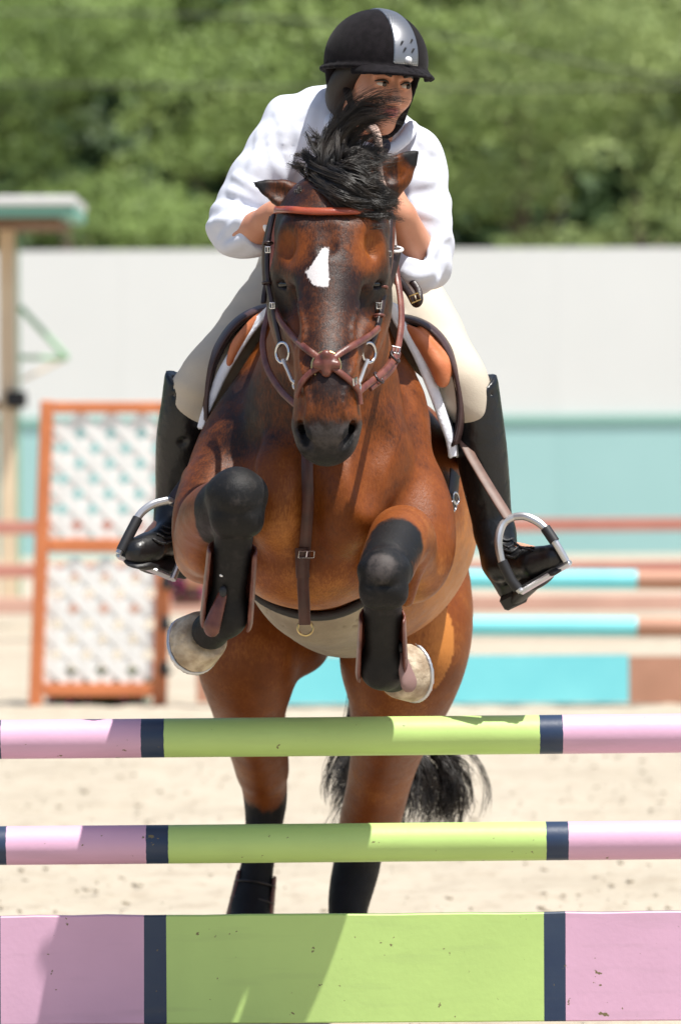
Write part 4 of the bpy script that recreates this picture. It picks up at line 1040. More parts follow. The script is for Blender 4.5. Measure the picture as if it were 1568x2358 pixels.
# head piece: a pale strap arching over the poll
side_strap('headpiece', [(846, 300, -.32), (858, 292, -.36), (868, 312, -.40), (872, 350, -.41), (872, 400, -.42), (884, 440, -.43), (893, 480, -.43)], .019, mat('worn_leather', (.30, .20, .16), .6, (.36, .25, .20), 30), (.2, -1, .1))
# reins
side_strap('rein', [(632, 500, -.20), (628, 610, -.22), (622, 700, -.30), (609, 760, -.36), (606, 800, -.40), (617, 850, -.46), (645, 896, -.54), (670, 922, -.60), (690, 938, -.63)], .015, Lb, (-.4, -1, .2), parent=br)
side_strap('rein', [(900, 505, -.18), (903, 545, -.22), (905, 566, -.24)], .018, mat('grey_web', (.30, .26, .24), .7), (.3, -1, 0))
ring('rein_ring', W(909, 574, -.25), (.05, -.35, 1), .017, .0035, M['white'], br)
side_strap('rein', [(915, 578, -.25), (908, 610, -.26), (898, 645, -.27), (884, 690, -.28), (872, 730, -.25)], .021, Ld, (.7, -.8, 0))
side_strap('rein', [(908, 585, -.16), (914, 635, -.17), (922, 690, -.22), (924, 740, -.28), (918, 790, -.34), (908, 825, -.40), (885, 856, -.48), (850, 882, -.56), (822, 906, -.62)], .015, Lb, (.4, -1, .25))
side_strap('rein_lining', [(912, 808, -.365), (900, 842, -.42), (876, 868, -.50), (848, 890, -.555)], .025, Lb, (.4, -1, .25), thick=.007)
for q in ((909, 822, -.40), (872, 870, -.52)): ring('keeper', W(*q), (-.6, .2, -.5), .014, .003, Ld, br)
buckle(W(911, 806, -.385), np.array([.3, -1., .2]), np.array([.2, 0, 1.]), .018, .014, M['steel'], br)
side_strap('rein_loop', [(912, 636, -.10), (925, 652, -.10), (942, 676, -.10), (956, 700, -.10), (966, 692, -.11), (962, 668, -.10), (948, 648, -.09)], .016, Ld, (.1, -1, 0))
buckle(W(955, 686, -.115), np.array([0, -1., 0]), np.array([.4, 0, -1.]), .022, .016, M['brass'], br)

# ------------------------------------------------------------------ boots on the horse's legs
def open_boot(name_lab, c_top, c_bot, r_t, r_b, front=(0, -1, 0), fetlock=None, col=Lb):
    root = empty('tendon_boot', name_lab, 'horse boot', 'open fronted boots on the horse\'s legs', loc=tuple(c_bot))
    c_top = np.asarray(c_top); c_bot = np.asarray(c_bot); rl = c_bot.copy()
    F = Field(); F.rc(c_top, c_bot, r_t+.006, r_b+.006, k=.01)
    ax = (c_bot-c_top)/np.linalg.norm(c_bot-c_top)
    F.rc(c_top-ax*.2, c_bot+ax*.2, r_t-.003, r_b-.003, k=.004, mode='s')
    fr = np.asarray(front, float); F.rc(c_top+fr*.05-ax*.1, c_bot+fr*.05+ax*.1, r_t*.95, r_b*.98, k=.004, mode='s')
    F.half(c_top, -ax, k=.004); F.half(c_bot+ax*.022, ax, k=.006)
    R = .13
    mid = (c_top+c_bot)/2
    o, _ = sculpt('shell', lambda P, c=None, R=None: F.ev(P), mid-R, mid+R, .0045, col, root, smooth_it=1)
    o.matrix_parent_inverse = Matrix.Translation(-Vector(rl))
    for t in (() if 'hind' not in name_lab else (.25, .6)):
        c = c_top+(c_bot-c_top)*t; r = r_t+(r_b-r_t)*t+.004
        u = np.cross(ax, fr); u /= np.linalg.norm(u); v = np.cross(u, ax)
        mb = MB(); mb.tube([c+u*math.cos(a)*r+v*math.sin(a)*r for a in np.linspace(0, 2*math.pi, 21)], .0030, 6, cap=False)
        q = mb.build('strap', M['hair'], root, sharp=0); q.matrix_parent_inverse = Matrix.Translation(-Vector(rl))
    return root
def fix(root):      # children built in world space under an empty that is not at the origin
    for c in root.children: c.matrix_parent_inverse = Matrix.Translation(-root.location)
for r in (pad, saddle, girth, mart, br): fix(r)
open_boot('brown tendon boot on the raised foreleg at the viewer\'s left', W(536, 1262, -.575), W(522, 1425, -.50), .050, .053)
open_boot('brown tendon boot on the foreleg at the viewer\'s right, above the pale hoof', W(880, 1418, -.53), W(879, 1545, -.42), .046, .053)
# pointed side shields and elastic studs of the fore boots
for (px, py, Y, lab) in ((500, 1432, -.56, 0), (945, 1560, -.44, 1)):
    root = [o for o in COL.objects if o.name.startswith('tendon_boot')][lab]
    F = Field(); s = -1 if lab == 0 else 1
    F.rc(W(px-s*4+(8 if lab == 0 else -22), py-60, Y+.0), W(px+s*4*(1 if lab == 0 else .5)-(8 if lab == 0 else 6), py+12, Y-.0), .014, .023, k=.01, flat=((1 if lab == 0 else -1, 1.2, 0), .45))
    c = W(px, py, Y); o, _ = sculpt('shield', F.ev, c-.12, c+.12, .004, M['leather_brown'] if lab == 0 else mat('pinkish_leather', (.22, .13, .115), .55), root, smooth_it=1); o.matrix_parent_inverse = Matrix.Translation(-root.location)
    for k in range(2):
        c = W(px-s*2+(12 if lab == 0 else -20), py-70-38*k, Y-.01); F = Field(); F.el(c, (.009, .007, .013 if k == 0 else .006)); o, _ = sculpt('stud', F.ev, c-.02, c+.02, .0025, M['rubber'] if k == 0 else M['white'], root); o.matrix_parent_inverse = Matrix.Translation(-root.location)
open_boot('brown ankle boot on the hind leg at the viewer\'s left, just above the plank', W(592, 2010, 1.39), W(574, 2120, 1.36), .046, .056)
# ------------------------------------------------------------------ the rider
person = None
HC = W(866, 188, -.02)                       # head centre at eye level
yaw, pit, rol = math.radians(28), math.radians(-9), math.radians(4)
HRm = Matrix.Rotation(yaw, 3, 'Z') @ Matrix.Rotation(-pit, 3, 'X') @ Matrix.Rotation(rol, 3, 'Y')
HR = np.array(HRm)                           # columns: side(+x, her left), back(+y), up(+z)
def hl(x, f, u): return HC + HR @ np.array([x, -f, u])     # side, forward, up in metres
B = Field()                                  # skin body
# head
B.el(hl(0, -.012, .045), (.074, .094, .088), HR, k=.03)
B.el(hl(0, .030, -.010), (.060, .058, .075), HR, k=.03)
B.rc(hl(0, .038, -.075), hl(0, .052, -.098), .034, .019, k=.03)
B.rc(hl(-.044, -.012, -.048), hl(-.015, .048, -.094), .020, .016, k=.03); B.rc(hl(.044, -.012, -.048), hl(.015, .048, -.094), .020, .016, k=.03)
B.el(hl(-.042, .055, -.028), (.019, .021, .022), HR, k=.03); B.el(hl(.042, .055, -.028), (.019, .021, .022), HR, k=.03)
B.rc(hl(0, .086, .005), hl(0, .110, -.034), .0075, .0115, k=.012)                # nose
B.el(hl(-.012, .096, -.038), (.008, .009, .007), HR, k=.008); B.el(hl(.012, .096, -.038), (.008, .009, .007), HR, k=.008)
B.el(hl(-.031, .092, .0), (.015, .014, .010), HR, k=.012, mode='s'); B.el(hl(.031, .092, .0), (.015, .014, .010), HR, k=.012, mode='s')
B.rc(hl(-.045, .078, .018), hl(-.014, .090, .020), .006, .006, k=.012); B.rc(hl(.045, .078, .018), hl(.014, .090, .020), .006, .006, k=.012)
B.el(hl(-.031, .076, .0), (.014, .013, .011), HR, k=.003); B.el(hl(.031, .076, .0), (.014, .013, .011), HR, k=.003)
B.rc(hl(-.020, .082, -.062), hl(.020, .082, -.062), .008, .008, k=.012); B.rc(hl(-.02, .096, -.0625), hl(.02, .096, -.0625), .0022, .0022, k=.005, mode='s')
B.el(hl(-.072, -.012, -.012), (.010, .018, .030), HR, k=.006)                      # ear
# neck and trunk under the clothes
B.chain([(hl(0, -.03, -.06), .056), (W(835, 320, .06), .056), (W(805, 360, .12), .07)], k=.03)
B.chain([Q(800, 345, .16, .11), Q(780, 440, .30, .115), Q(765, 560, .50, .115), Q(760, 630, .62, .13)], k=.06)
shL, shR = W(632, 292, .12), W(965, 352, .10); elL, elR = W(540, 548, .04), W(988, 600, .02)
wrL, wrR = W(634, 490, -.14), W(920, 488, -.12)
B.rc(shL+np.array([.03, 0, -.03]), W(800, 340, .18), .035, .075, k=.03); B.rc(shR+np.array([-.03, 0, -.02]), W(800, 355, .18), .035, .075, k=.03)
B.rc(shL+np.array([.02, 0, -.03]), elL, .034, .034, k=.015); B.rc(shR+np.array([-.02, 0, -.02]), elR, .034, .034, k=.015)
B.chain([(elL, .036), ((elL*.6+wrL*.4)+np.array([0, 0, -.012]), .038), (wrL, .024)], k=.02)
B.chain([(W(968, 596, .02), .034), (W(948, 560, -.03), .038), (W(928, 510, -.09), .030), (wrR, .025)], k=.02)
# legs
hipL, hipR = W(690, 640, .58), W(860, 645, .58)
knL, knR = W(474, 862, .17), W(1052, 868, .17); anL, anR = W(402, 1185, .26), W(1143, 1265, .22)
for hip, kn, an in ((hipL, knL, anL), (hipR, knR, anR)):
    B.rc(hip, kn, .060, .036, k=.02); B.rc(kn, an, .036, .026, k=.01)
B.rc(anL, W(320, 1275, .12), .028, .024, k=.02); B.rc(anR, W(1270, 1290, .10), .028, .024, k=.02)
# hands: palm, four fingers and a thumb curled round the rein
def hand(wr, fwd, up, side):
    """fwd: wrist to knuckles; up: back of the hand normal; side: towards the thumb"""
    fwd = np.array(fwd, float); fwd /= np.linalg.norm(fwd); up = np.array(up, float); up -= fwd*np.dot(up, fwd); up /= np.linalg.norm(up)
    sd = np.cross(fwd, up)*side
    B.rc(wr, wr+fwd*.06, .024, .030, k=.02, flat=(up, .6))
    for i, (o, L) in enumerate(((.028, .92), (.0095, 1.), (-.0095, .95), (-.027, .78))):
        k0 = wr+fwd*.078+sd*o+up*.004; k1 = k0+(fwd*.55-up*.75)*.036*L; k2 = k1+(-fwd*.45-up*.75)*.024*L; k3 = k2+(-fwd*.95-up*.0)*.018*L
        B.rc(wr+fwd*.04+sd*o*.8, k0, .009, .0098, k=.008); B.rc(k0, k1, .0096, .0086, k=.004); B.rc(k1, k2, .0086, .0078, k=.004); B.rc(k2, k3, .0078, .0065, k=.004)
    t0 = wr+fwd*.022+sd*.022; t1 = t0+(sd*.6+fwd*.75-up*.35)*.036; t2 = t1+(fwd*.75-up*.7-sd*.3)*.030
    B.rc(t0, t1, .0125, .0105, k=.012); B.rc(t1, t2, .0100, .0080, k=.005)
hand(wrR, (-.42, -.45, .80), (.75, -.65, .1), 1)
hand(wrL, (.62, -.55, .25), (-.75, -.65, .1), -1)
def auto_box(F, pad_=.03):
    us = [(c, r) for c, r, f, k, m in F.p if m == 'u']
    lo = np.min([c-r for c, r in us], 0)-pad_; hi = np.max([c+r for c, r in us], 0)+pad_; return lo, hi
lo, hi = auto_box(B)
def fine(lo, hi, h, fl, fh, hf): return axis_pts([(lo, fl, h), (fl, fh, hf), (fh, hi, h)])
axb = [fine(lo[0], hi[0], .009, W(785, 0, 0)[0], W(975, 0, 0)[0], .0030), fine(lo[1], hi[1], .009, -.24, .06, .0036), fine(lo[2], hi[2], .009, W(0, 500, 0)[2], W(0, 60, 0)[2], .0034)]
person, BV = sculpt('person', B.ev, None, None, None, M['skin'], axes=axb,
    label='rider in helmet, white shirt, beige breeches and black boots crouching over the horse\'s neck', cat='person')
# eyes, brows, lips
for s in (-1, 1):
    c = hl(s*.031, .079, .0); F = Field(); F.el(c, (.0125, .0110, .0072), HR); sculpt('eye', F.ev, c-.02, c+.02, .002, M['eyewhite'], person)
    c = hl(s*.031+.005, .0885, .0003); F = Field(); F.el(c, (.0062, .0030, .0062), HR); sculpt('iris', F.ev, c-.012, c+.012, .0015, M['iris'], person)
    F = Field(); F.chain([(hl(s*.047, .078, .0045), .0014), (hl(s*.037, .089, .0088), .0022), (hl(s*.024, .092, .0082), .0022), (hl(s*.015, .088, .002), .0012)], k=.002); a, b = auto_box(F, .006); sculpt('eyelashes', F.ev, a, b, .0016, M['brow'], person)
    F = Field(); F.chain([(hl(s*.050, .078, .019), .0016), (hl(s*.036, .094, .0255), .0030), (hl(s*.018, .099, .0215), .0034)], k=.002); a, b = auto_box(F, .006); sculpt('eyebrow', F.ev, a, b, .002, M['brow'], person)
F = Field(); F.chain([(hl(-.020, .086, -.0605), .002), (hl(-.008, .0945, -.0575), .0042), (hl(0, .095, -.0585), .0036), (hl(.008, .0945, -.0575), .0042), (hl(.020, .086, -.0605), .002)], k=.003)
F.chain([(hl(-.018, .087, -.0645), .002), (hl(0, .0945, -.0685), .0052), (hl(.018, .087, -.0645), .002)], k=.003)
a, b = auto_box(F, .01); sculpt('lips', F.ev, a, b, .0018, M['lips'], person)
# hair gathered under the helmet
F = Field(); F.chain([(hl(-.062, .028, .030), .014), (hl(-.072, .0, .010), .022), (hl(-.070, -.030, -.020), .026), (hl(-.05, -.060, -.055), .030), (hl(0, -.078, -.06), .036), (hl(.05, -.06, -.05), .03), (hl(.070, -.02, -.01), .022), (hl(.066, .02, .03), .012)], k=.02)
a, b = auto_box(F, .01); sculpt('hair', F.ev, a, b, .004, M['brow'], person, smooth_it=1)
# ------------------------------------------------------------------ helmet
hel = None
F = Field(); hc = hl(0, -.012, .040)
F.el(hl(0, -.014, .046), (.114, .139, .119), HR, k=.004)
F.half(hl(0, 0, .024), HR @ np.array([0, -.15, -1]), k=.01)
def rimpt(a, r1, r2, u, f0=-.014): return hl(math.sin(a)*r1, f0+math.cos(a)*r2, u+.019*math.cos(a))
R_ = [(rimpt(a, .115, .140, .023), .0062) for a in np.linspace(-math.pi, math.pi, 33)]
F.chain(R_, k=.003, sub=1)
o_, _ = sculpt('helmet', F.ev, hc-.2, hc+.2, .0042, M['velvet'], person, smooth_it=1); hel = o_
# visor, curving down in front
G = Field()
for t in np.linspace(0, 1, 6):
    pts = []
    for a in np.linspace(-1.05, 1.05, 11):
        e = .058*t*(math.cos(a*1.45) if abs(a) < 1.08 else 0)
        pts.append((hl(math.sin(a)*(.110+e*.35), -.014+math.cos(a)*.137+e, .044-.012*t-.010*(1-math.cos(a))-.02*t*(1-math.cos(a))), .0045))
    G.chain(pts, k=.004, sub=1)
a, b = auto_box(G, .012); sculpt('visor', G.ev, a, b, .0036, M['velvet'], hel, smooth_it=1)
# central panel
def carbon():
    m = mat('silver_weave', (.42, .43, .45), .32, metal=.75); N = m.node_tree.nodes; L = m.node_tree.links; b = N['Principled BSDF']
    tc = N.new('ShaderNodeTexCoord'); wv = N.new('ShaderNodeTexWave'); wv.inputs['Scale'].default_value = 75; wv.bands_direction = 'DIAGONAL'; L.new(tc.outputs['Object'], wv.inputs['Vector'])
    w2 = N.new('ShaderNodeTexWave'); w2.inputs['Scale'].default_value = 85; w2.bands_direction = 'Z'; L.new(tc.outputs['Object'], w2.inputs['Vector'])
    mu = N.new('ShaderNodeMath'); mu.operation = 'MULTIPLY'; L.new(wv.outputs['Fac'], mu.inputs[0]); L.new(w2.outputs['Fac'], mu.inputs[1])
    r = N.new('ShaderNodeMix'); r.data_type = 'RGBA'; L.new(mu.outputs[0], r.inputs[0]); r.inputs[6].default_value = (.11, .115, .12, 1); r.inputs[7].default_value = (.62, .63, .66, 1); L.new(r.outputs[2], b.inputs['Base Color'])
    return m
S = Field(); S.el(hl(0, -.014, .046), (.1165, .1415, .1215), HR, k=.002)
S.el(hl(0, -.014, .046), (.1100, .1350, .1150), HR, k=.002, mode='s')
S.half(hl(0, 0, .036), HR @ np.array([0, -.10, -1]), k=.002); S.half(hl(.026, 0, 0), HR @ np.array([1, .10, 0]), k=.002); S.half(hl(-.017, 0, 0), HR @ np.array([-1, .10, 0]), k=.002); S.half(hl(0, -.06, 0), HR @ np.array([0, 1, 0]), k=.002)
sculpt('helmet_stripe', S.ev, hc-.17, hc+.17, .0030, carbon(), hel, smooth_it=1)
c = hl(.006, .1265, .062); fn = HR @ np.array([.03, -1, .25])
for r, mt in ((.0085, M['white']), (.0045, M['rubber'])):
    F = Field(); F.el(c+fn*(.0015 if r < .005 else 0), (r, r, r*.35 if 0 else r), k=.001); sculpt('vent_stud', F.ev, c-.02, c+.02, .002, mt, hel)
for (x, u, sx) in ((-.010, .098, 1), (.016, .104, 1), (-.004, .084, 1), (.018, .084, 1)):
    f = math.sqrt(max(0, 1-(x/.1165)**2-((u-.046)/.1215)**2))*.1415-.014
    mb = MB(); mb.box(hl(x, f, u), (.003, .006, .012), HRm @ Matrix.Rotation(.5, 3, 'Y')); mb.build('vent_slot', M['rubber'], hel)
# harness
def cap(name, pts, mt, parent, h=.0035, k=.006, flat=None):
    F = Field(); F.chain(pts, k=k, flat=flat); a, b = auto_box(F, .01); return sculpt(name, F.ev, a, b, h, mt, parent)[0]
cap('harness', [(hl(.088, .02, .030), .012), (hl(.078, .028, -.015), .009), (hl(.060, .040, -.060), .0085), (hl(.040, .055, -.090), .010), (hl(.012, .058, -.117), .008), (hl(-.02, .050, -.108), .006), (hl(-.055, .02, -.075), .006), (hl(-.078, .004, -.02), .009), (hl(-.09, .0, .03), .010)], M['velvet'], hel)
cap('neck_harness', [(hl(-.098, -.040, .030), .016), (hl(-.088, -.045, -.010), .015), (hl(-.070, -.050, -.055), .014), (hl(-.030, -.075, -.075), .012), (hl(.03, -.075, -.07), .012), (hl(.08, -.05, -.02), .012), (hl(.095, -.03, .03), .012)], M['velvet'], hel, .0045)
# ------------------------------------------------------------------ shirt
S = Field()
S.chain([Q(800, 340, .17, .135), Q(785, 430, .30, .150), Q(768, 540, .46, .140), Q(762, 600, .58, .135)], k=.08)
S.rc(shL+np.array([.04, 0, -.012]), W(800, 315, .16), .060, .105, k=.05); S.rc(shR+np.array([-.012, 0, 0]), W(830, 330, .16), .058, .10, k=.06)
S.rc(W(740, 262, .14), W(660, 268, .13), .05, .045, k=.05)
S.chain([(shL+np.array([.028, 0, -.02]), .064), (W(600, 400, .09), .062), (W(548, 505, .07), .062), (W(543, 530, .05), .060)], k=.015)
S.chain([(W(545, 533, .05), .057), (W(572, 540, .0), .052), (W(604, 535, -.055), .046)], k=.015)
S.chain([(shR+np.array([-.005, 0, -.01]), .062), (W(970, 450, .07), .062), (W(978, 540, .04), .061), (W(978, 606, .02), .061)], k=.015)
S.chain([(W(976, 604, .02), .060), (W(958, 620, -.02), .052), (W(938, 612, -.05), .044)], k=.015)
# sleeve openings
S.half(W(592, 532, -.06), W(645, 475, -.14)-W(560, 565, .02), k=.004, rad=.085)
S.rc(W(962, 566, -.05), W(922, 500, -.16), .040, .036, k=.008, mode='s'); pass
S.half(hl(0, -.04, -.13), W(820, 290, .05)-W(790, 400, .25), k=.02, rad=.055)
# creases
rngc = random.Random(4)
def crease(pix, r=.006, d=.002):
    P = []
    for a, b in pix:
        p, n = S.trace(a, b)
        if p is not None: P.append((p-n*.0035, r))
    return P
CR = [([(640, 262), (655, 330), (662, 400)], .004), ([(600, 470), (560, 450), (530, 440)], .006), ([(612, 450), (570, 420), (540, 405)], .005), ([(500, 520), (530, 500), (575, 490)], .006), ([(505, 550), (540, 520), (560, 505)], .005),
      ([(520, 575), (550, 560), (580, 540)], .005), ([(640, 380), (650, 430), (640, 470)], .007), ([(620, 290), (625, 350), (640, 400)], .004), ([(1025, 470), (985, 475), (945, 460)], .006), ([(1025, 500), (985, 495), (940, 480)], .005),
      ([(1030, 545), (1000, 560), (975, 590)], .005), ([(1000, 560), (990, 600), (1000, 640)], .005), ([(985, 330), (965, 380), (955, 430)], .006), ([(1010, 400), (985, 420), (950, 425)], .006), ([(960, 300), (975, 330), (1000, 350)], .004),
      ([(930, 628), (955, 640), (985, 632)], .005), ([(600, 300), (590, 360), (575, 410)], .005), ([(560, 420), (590, 440), (615, 480)], .006), ([(690, 300), (685, 350), (672, 390)], .006), ([(720, 240), (715, 290), (700, 340)], .005),
      ([(1020, 600), (1010, 640), (985, 660)], .004), ([(545, 470), (530, 490), (505, 500)], .005), ([(950, 350), (940, 400), (945, 440)], .006)]
CP = [(crease(c, r), r) for c, r in CR]
for P, r in CP:
    if len(P) > 1:
        P2 = [(p, r) for p, r in P]
        S.chain([(p, r*.85) for p, _ in P2], k=.018)
def shirt_ev(P, c=None, R=None):
    d = S.ev(P, c, R)
    q = P*np.array([1, 1, 1.0])
    wv = np.sin(q[:, 0]*46+q[:, 2]*31+2.2*np.sin(q[:, 2]*17+q[:, 1]*9))*np.sin(q[:, 2]*38-q[:, 0]*15+1.7*np.sin(q[:, 0]*21))
    for e, s_ in ((elL, shL), (elR, shR)):
        r = np.linalg.norm(q-s_, axis=1); re = np.linalg.norm(q-e, axis=1)
        ph = 100*r+3.0*np.sin(q[:, 0]*13+q[:, 1]*11)+1.6*np.sin(q[:, 2]*19+q[:, 0]*9)
        d = d+.0044*np.exp(-(re/.12)**2)*np.sin(ph)+.0026*np.exp(-((r-.12)/.09)**2)*np.sin(ph*.7+2)
    return d+.0006*wv
lo, hi = auto_box(S); shirt, _ = sculpt('shirt', shirt_ev, lo, np.minimum(hi, 9), .0058, M['shirt'], person, smooth_it=1)
# collar, cuffs, buttons
cap('collar', [(W(760, 262, .07), .020), (W(775, 300, .02), .018), (W(830, 338, -.02), .015), (W(892, 345, -.03), .013), (W(930, 320, .0), .014), (W(948, 292, .05), .016)], M['shirt'], shirt, .005, flat=((0, -1, .3), .6))
cap('shirt_front', [(W(884, 330, -.035), .014), (W(884, 360, -.02), .015), (W(880, 420, .02), .016)], M['navy_cloth'], shirt, .005)
def cuff(c, n, r, wd, name='cuff'):
    n = np.asarray(n, float); n /= np.linalg.norm(n); F = Field()
    F.rc(c-n*wd/2, c+n*wd/2, r, r*.96, k=.004); F.rc(c-n*.1, c+n*.1, r-.006, r-.006, k=.002, mode='s'); F.half(c+n*wd/2, n, k=.004); F.half(c-n*wd/2, -n, k=.004)
    return sculpt(name, F.ev, c-.09, c+.09, .0045, M['shirt'], shirt, smooth_it=1)[0]
cuff(W(946, 598, -.02), W(912, 500, -.12)-W(962, 615, .0), .046, .034)
cap('wristwatch', [(W(619, 508, -.125), .006), (W(615, 522, -.135), .008), (W(622, 536, -.125), .006)], M['white'], person, .003)
cap('ring', [(W(908, 452, -.185), .003), (W(905, 459, -.19), .004), (W(900, 463, -.185), .003)], M['brass'], person, .002)
# ------------------------------------------------------------------ breeches
Bc = Field()
Bc.el(W(775, 615, .62), (.165, .13, .13), k=.05)
Bc.chain([(W(700, 640, .56), .098), (W(626, 712, .38), .086), (W(552, 792, .26), .070), (W(480, 862, .17), .057), (W(450, 905, .16), .055), (W(440, 960, .18), .044)], k=.015)
Bc.chain([(W(850, 645, .56), .098), (W(938, 708, .38), .092), (W(1003, 795, .26), .075), (W(1054, 868, .17), .060), (W(1078, 920, .16), .054), (W(1092, 965, .18), .044)], k=.015)
Bc.rc(W(700, 560, .5), W(850, 565, .5), .10, .10, k=.06)
Bc.half((0, 0, W(0, 560, .5)[2]), (0, 0, 1), k=.01)
def br_ev(P, c=None, R=None):
    d = Bc.ev(P, c, R); kn = np.minimum(np.linalg.norm(P-knL, axis=1), np.linalg.norm(P-knR, axis=1)); hp = np.minimum(np.linalg.norm(P-hipL, axis=1), np.linalg.norm(P-hipR, axis=1)); return d+(.0008+.0022*np.exp(-(kn/.12)**2)+.003*np.exp(-(hp/.16)**2))*np.sin(P[:, 0]*26+P[:, 2]*75+2.2*np.sin(P[:, 2]*19+P[:, 0]*12))
lo, hi = auto_box(Bc); bree, _ = sculpt('breeches', br_ev, lo, hi, .008, M['breeches'], person, smooth_it=1)
cap('belt', [(W(600, 575, .42), .014), (W(640, 583, .40), .014), (W(700, 590, .40), .014)], M['breeches'], bree, .005)
# ------------------------------------------------------------------ tall boots
def boot(kn_top, pts, foot, heel, toe, ups, cutc, cutn):
    F = Field(); F.chain(pts, k=.010)
    for a, b, ra, rb in foot: F.rc(a, b, ra, rb, k=.016)
    F.half(cutc, cutn, k=.006, rad=.3)
    F.rc(np.asarray(cutc)-np.asarray(cutn)*.02, np.asarray(cutc)+np.asarray(cutn)*.2, .040, .06, k=.004, mode='s')
    for P, r in ups: F.chain([(p, r) for p in P], k=.012, mode='s')
    lo, hi = auto_box(F); return sculpt('boot', F.ev, lo, hi, .0058, M['leather_black'], person, smooth_it=1)[0], F
# viewer's left
fL = [(W(402, 1180, .24), W(392, 1235, .20), .046, .044), (W(394, 1240, .18), W(330, 1268, .06), .042, .032), (W(345, 1262, .07), W(318, 1272, .04), .036, .033), (W(398, 1235, .24), W(400, 1275, .26), .034, .034)]
cr = [([W(388, 1120, .16), W(405, 1128, .15), W(428, 1115, .17)], .004), ([W(385, 1140, .16), W(405, 1150, .15), W(425, 1140, .17)], .007), ([W(382, 1160, .16), W(402, 1172, .15), W(420, 1160, .17)], .006), ([W(375, 1010, .14), W(400, 1030, .13), W(425, 1015, .14)], .006)]
bL, FL = boot(None, [(W(441, 850, .17), .058), (W(430, 940, .18), .058), (W(420, 1010, .20), .058), (W(410, 1080, .22), .050), (W(401, 1140, .235), .040), (W(402, 1190, .24), .040)], fL, None, None, cr, W(436, 890, .16), (.50, -.25, .80))
fR = [(W(1140, 1230, .20), W(1152, 1290, .17), .046, .046), (W(1160, 1300, .14), W(1235, 1300, .05), .045, .036), (W(1230, 1296, .05), W(1270, 1284, .02), .036, .031), (W(1152, 1300, .19), W(1178, 1352, .19), .040, .036)]
cr = [([W(1105, 1060, .10), W(1135, 1075, .09), W(1160, 1060, .12)], .007), ([W(1115, 1165, .10), W(1140, 1178, .10), W(1165, 1150, .12)], .007), ([W(1112, 1200, .11), W(1140, 1205, .10), W(1170, 1185, .12)], .007), ([W(1110, 1000, .10), W(1130, 1025, .09), W(1150, 1030, .10)], .003)]
bR, FR = boot(None, [(W(1086, 872, .17), .058), (W(1098, 960, .18), .058), (W(1108, 1040, .19), .058), (W(1120, 1120, .20), .052), (W(1131, 1190, .205), .045), (W(1140, 1230, .20), .044)], fR, None, None, cr, W(1090, 896, .16), (-.50, -.25, .80))
def sole(name, a, b, c, wd, th, up, parent, mt=M['rubber']):
    a, b, c = map(np.asarray, (a, b, c)); F = Field()
    F.rc(a, b, wd*.8, wd, k=.01, flat=(up, th/wd)); F.rc(b, c, wd, wd*.85, k=.01, flat=(up, th/wd)); lo, hi = auto_box(F); return sculpt(name, F.ev, lo, hi, .0045, mt, parent)[0]
upL = np.array([-.30, -.25, .92]); upR = np.array([-.42, -.35, .84])
sole('boot_sole', W(402, 1302, .24), W(360, 1298, .12), W(318, 1292, .04), .040, .010, (.10, -.45, .9), bL)
sole('boot_sole', W(1196, 1372, .17), W(1236, 1330, .07), W(1276, 1306, .02), .038, .010, (-.45, -.42, .80), bR)
def heel_block(c, axes_, size, parent):
    mb = MB(); u, v, w_ = [Vector(x).normalized() for x in axes_]; mb.box(c, size, Matrix((u, v, w_)).transposed(), bev=.006); mb.build('heel', M['rubber'], parent)
z_ = Vector((-.5, -.25, .83)).normalized(); x_ = Vector((.8, -.35, .45)); x_ = (x_-z_*x_.dot(z_)).normalized(); y_ = z_.cross(x_)
heel_block(W(1185, 1372, .18), (x_, y_, z_), (.062, .060, .036), bR)
z_ = Vector((.25, -.3, .9)).normalized(); x_ = Vector((.3, -.9, -.3)); x_ = (x_-z_*x_.dot(z_)).normalized(); y_ = z_.cross(x_)
heel_block(W(404, 1305, .25), (x_, y_, z_), (.062, .058, .036), bL)
def laces(F, pix, parent, r=.0028):
    for seg in pix:
        P = []
        for a, b in seg:
            p, n = F.trace(a, b)
            if p is not None: P.append((p+n*.002, r))
        if len(P) > 1: cap('lace', P, M['rubber'], parent, .0025, .003)
laces(FR, [[(1150, 1240), (1165, 1246), (1180, 1240)], [(1152, 1252), (1170, 1262), (1186, 1250)], [(1158, 1266), (1178, 1272), (1192, 1262)], [(1166, 1280), (1186, 1284), (1204, 1268)], [(1180, 1246), (1200, 1262), (1225, 1268)], [(1185, 1256), (1205, 1262), (1230, 1262)]], bR)
laces(FL, [[(375, 1212), (392, 1218), (408, 1210)], [(370, 1222), (388, 1230), (406, 1222)], [(362, 1232), (382, 1240), (402, 1234)], [(352, 1242), (374, 1252), (396, 1246)]], bL)
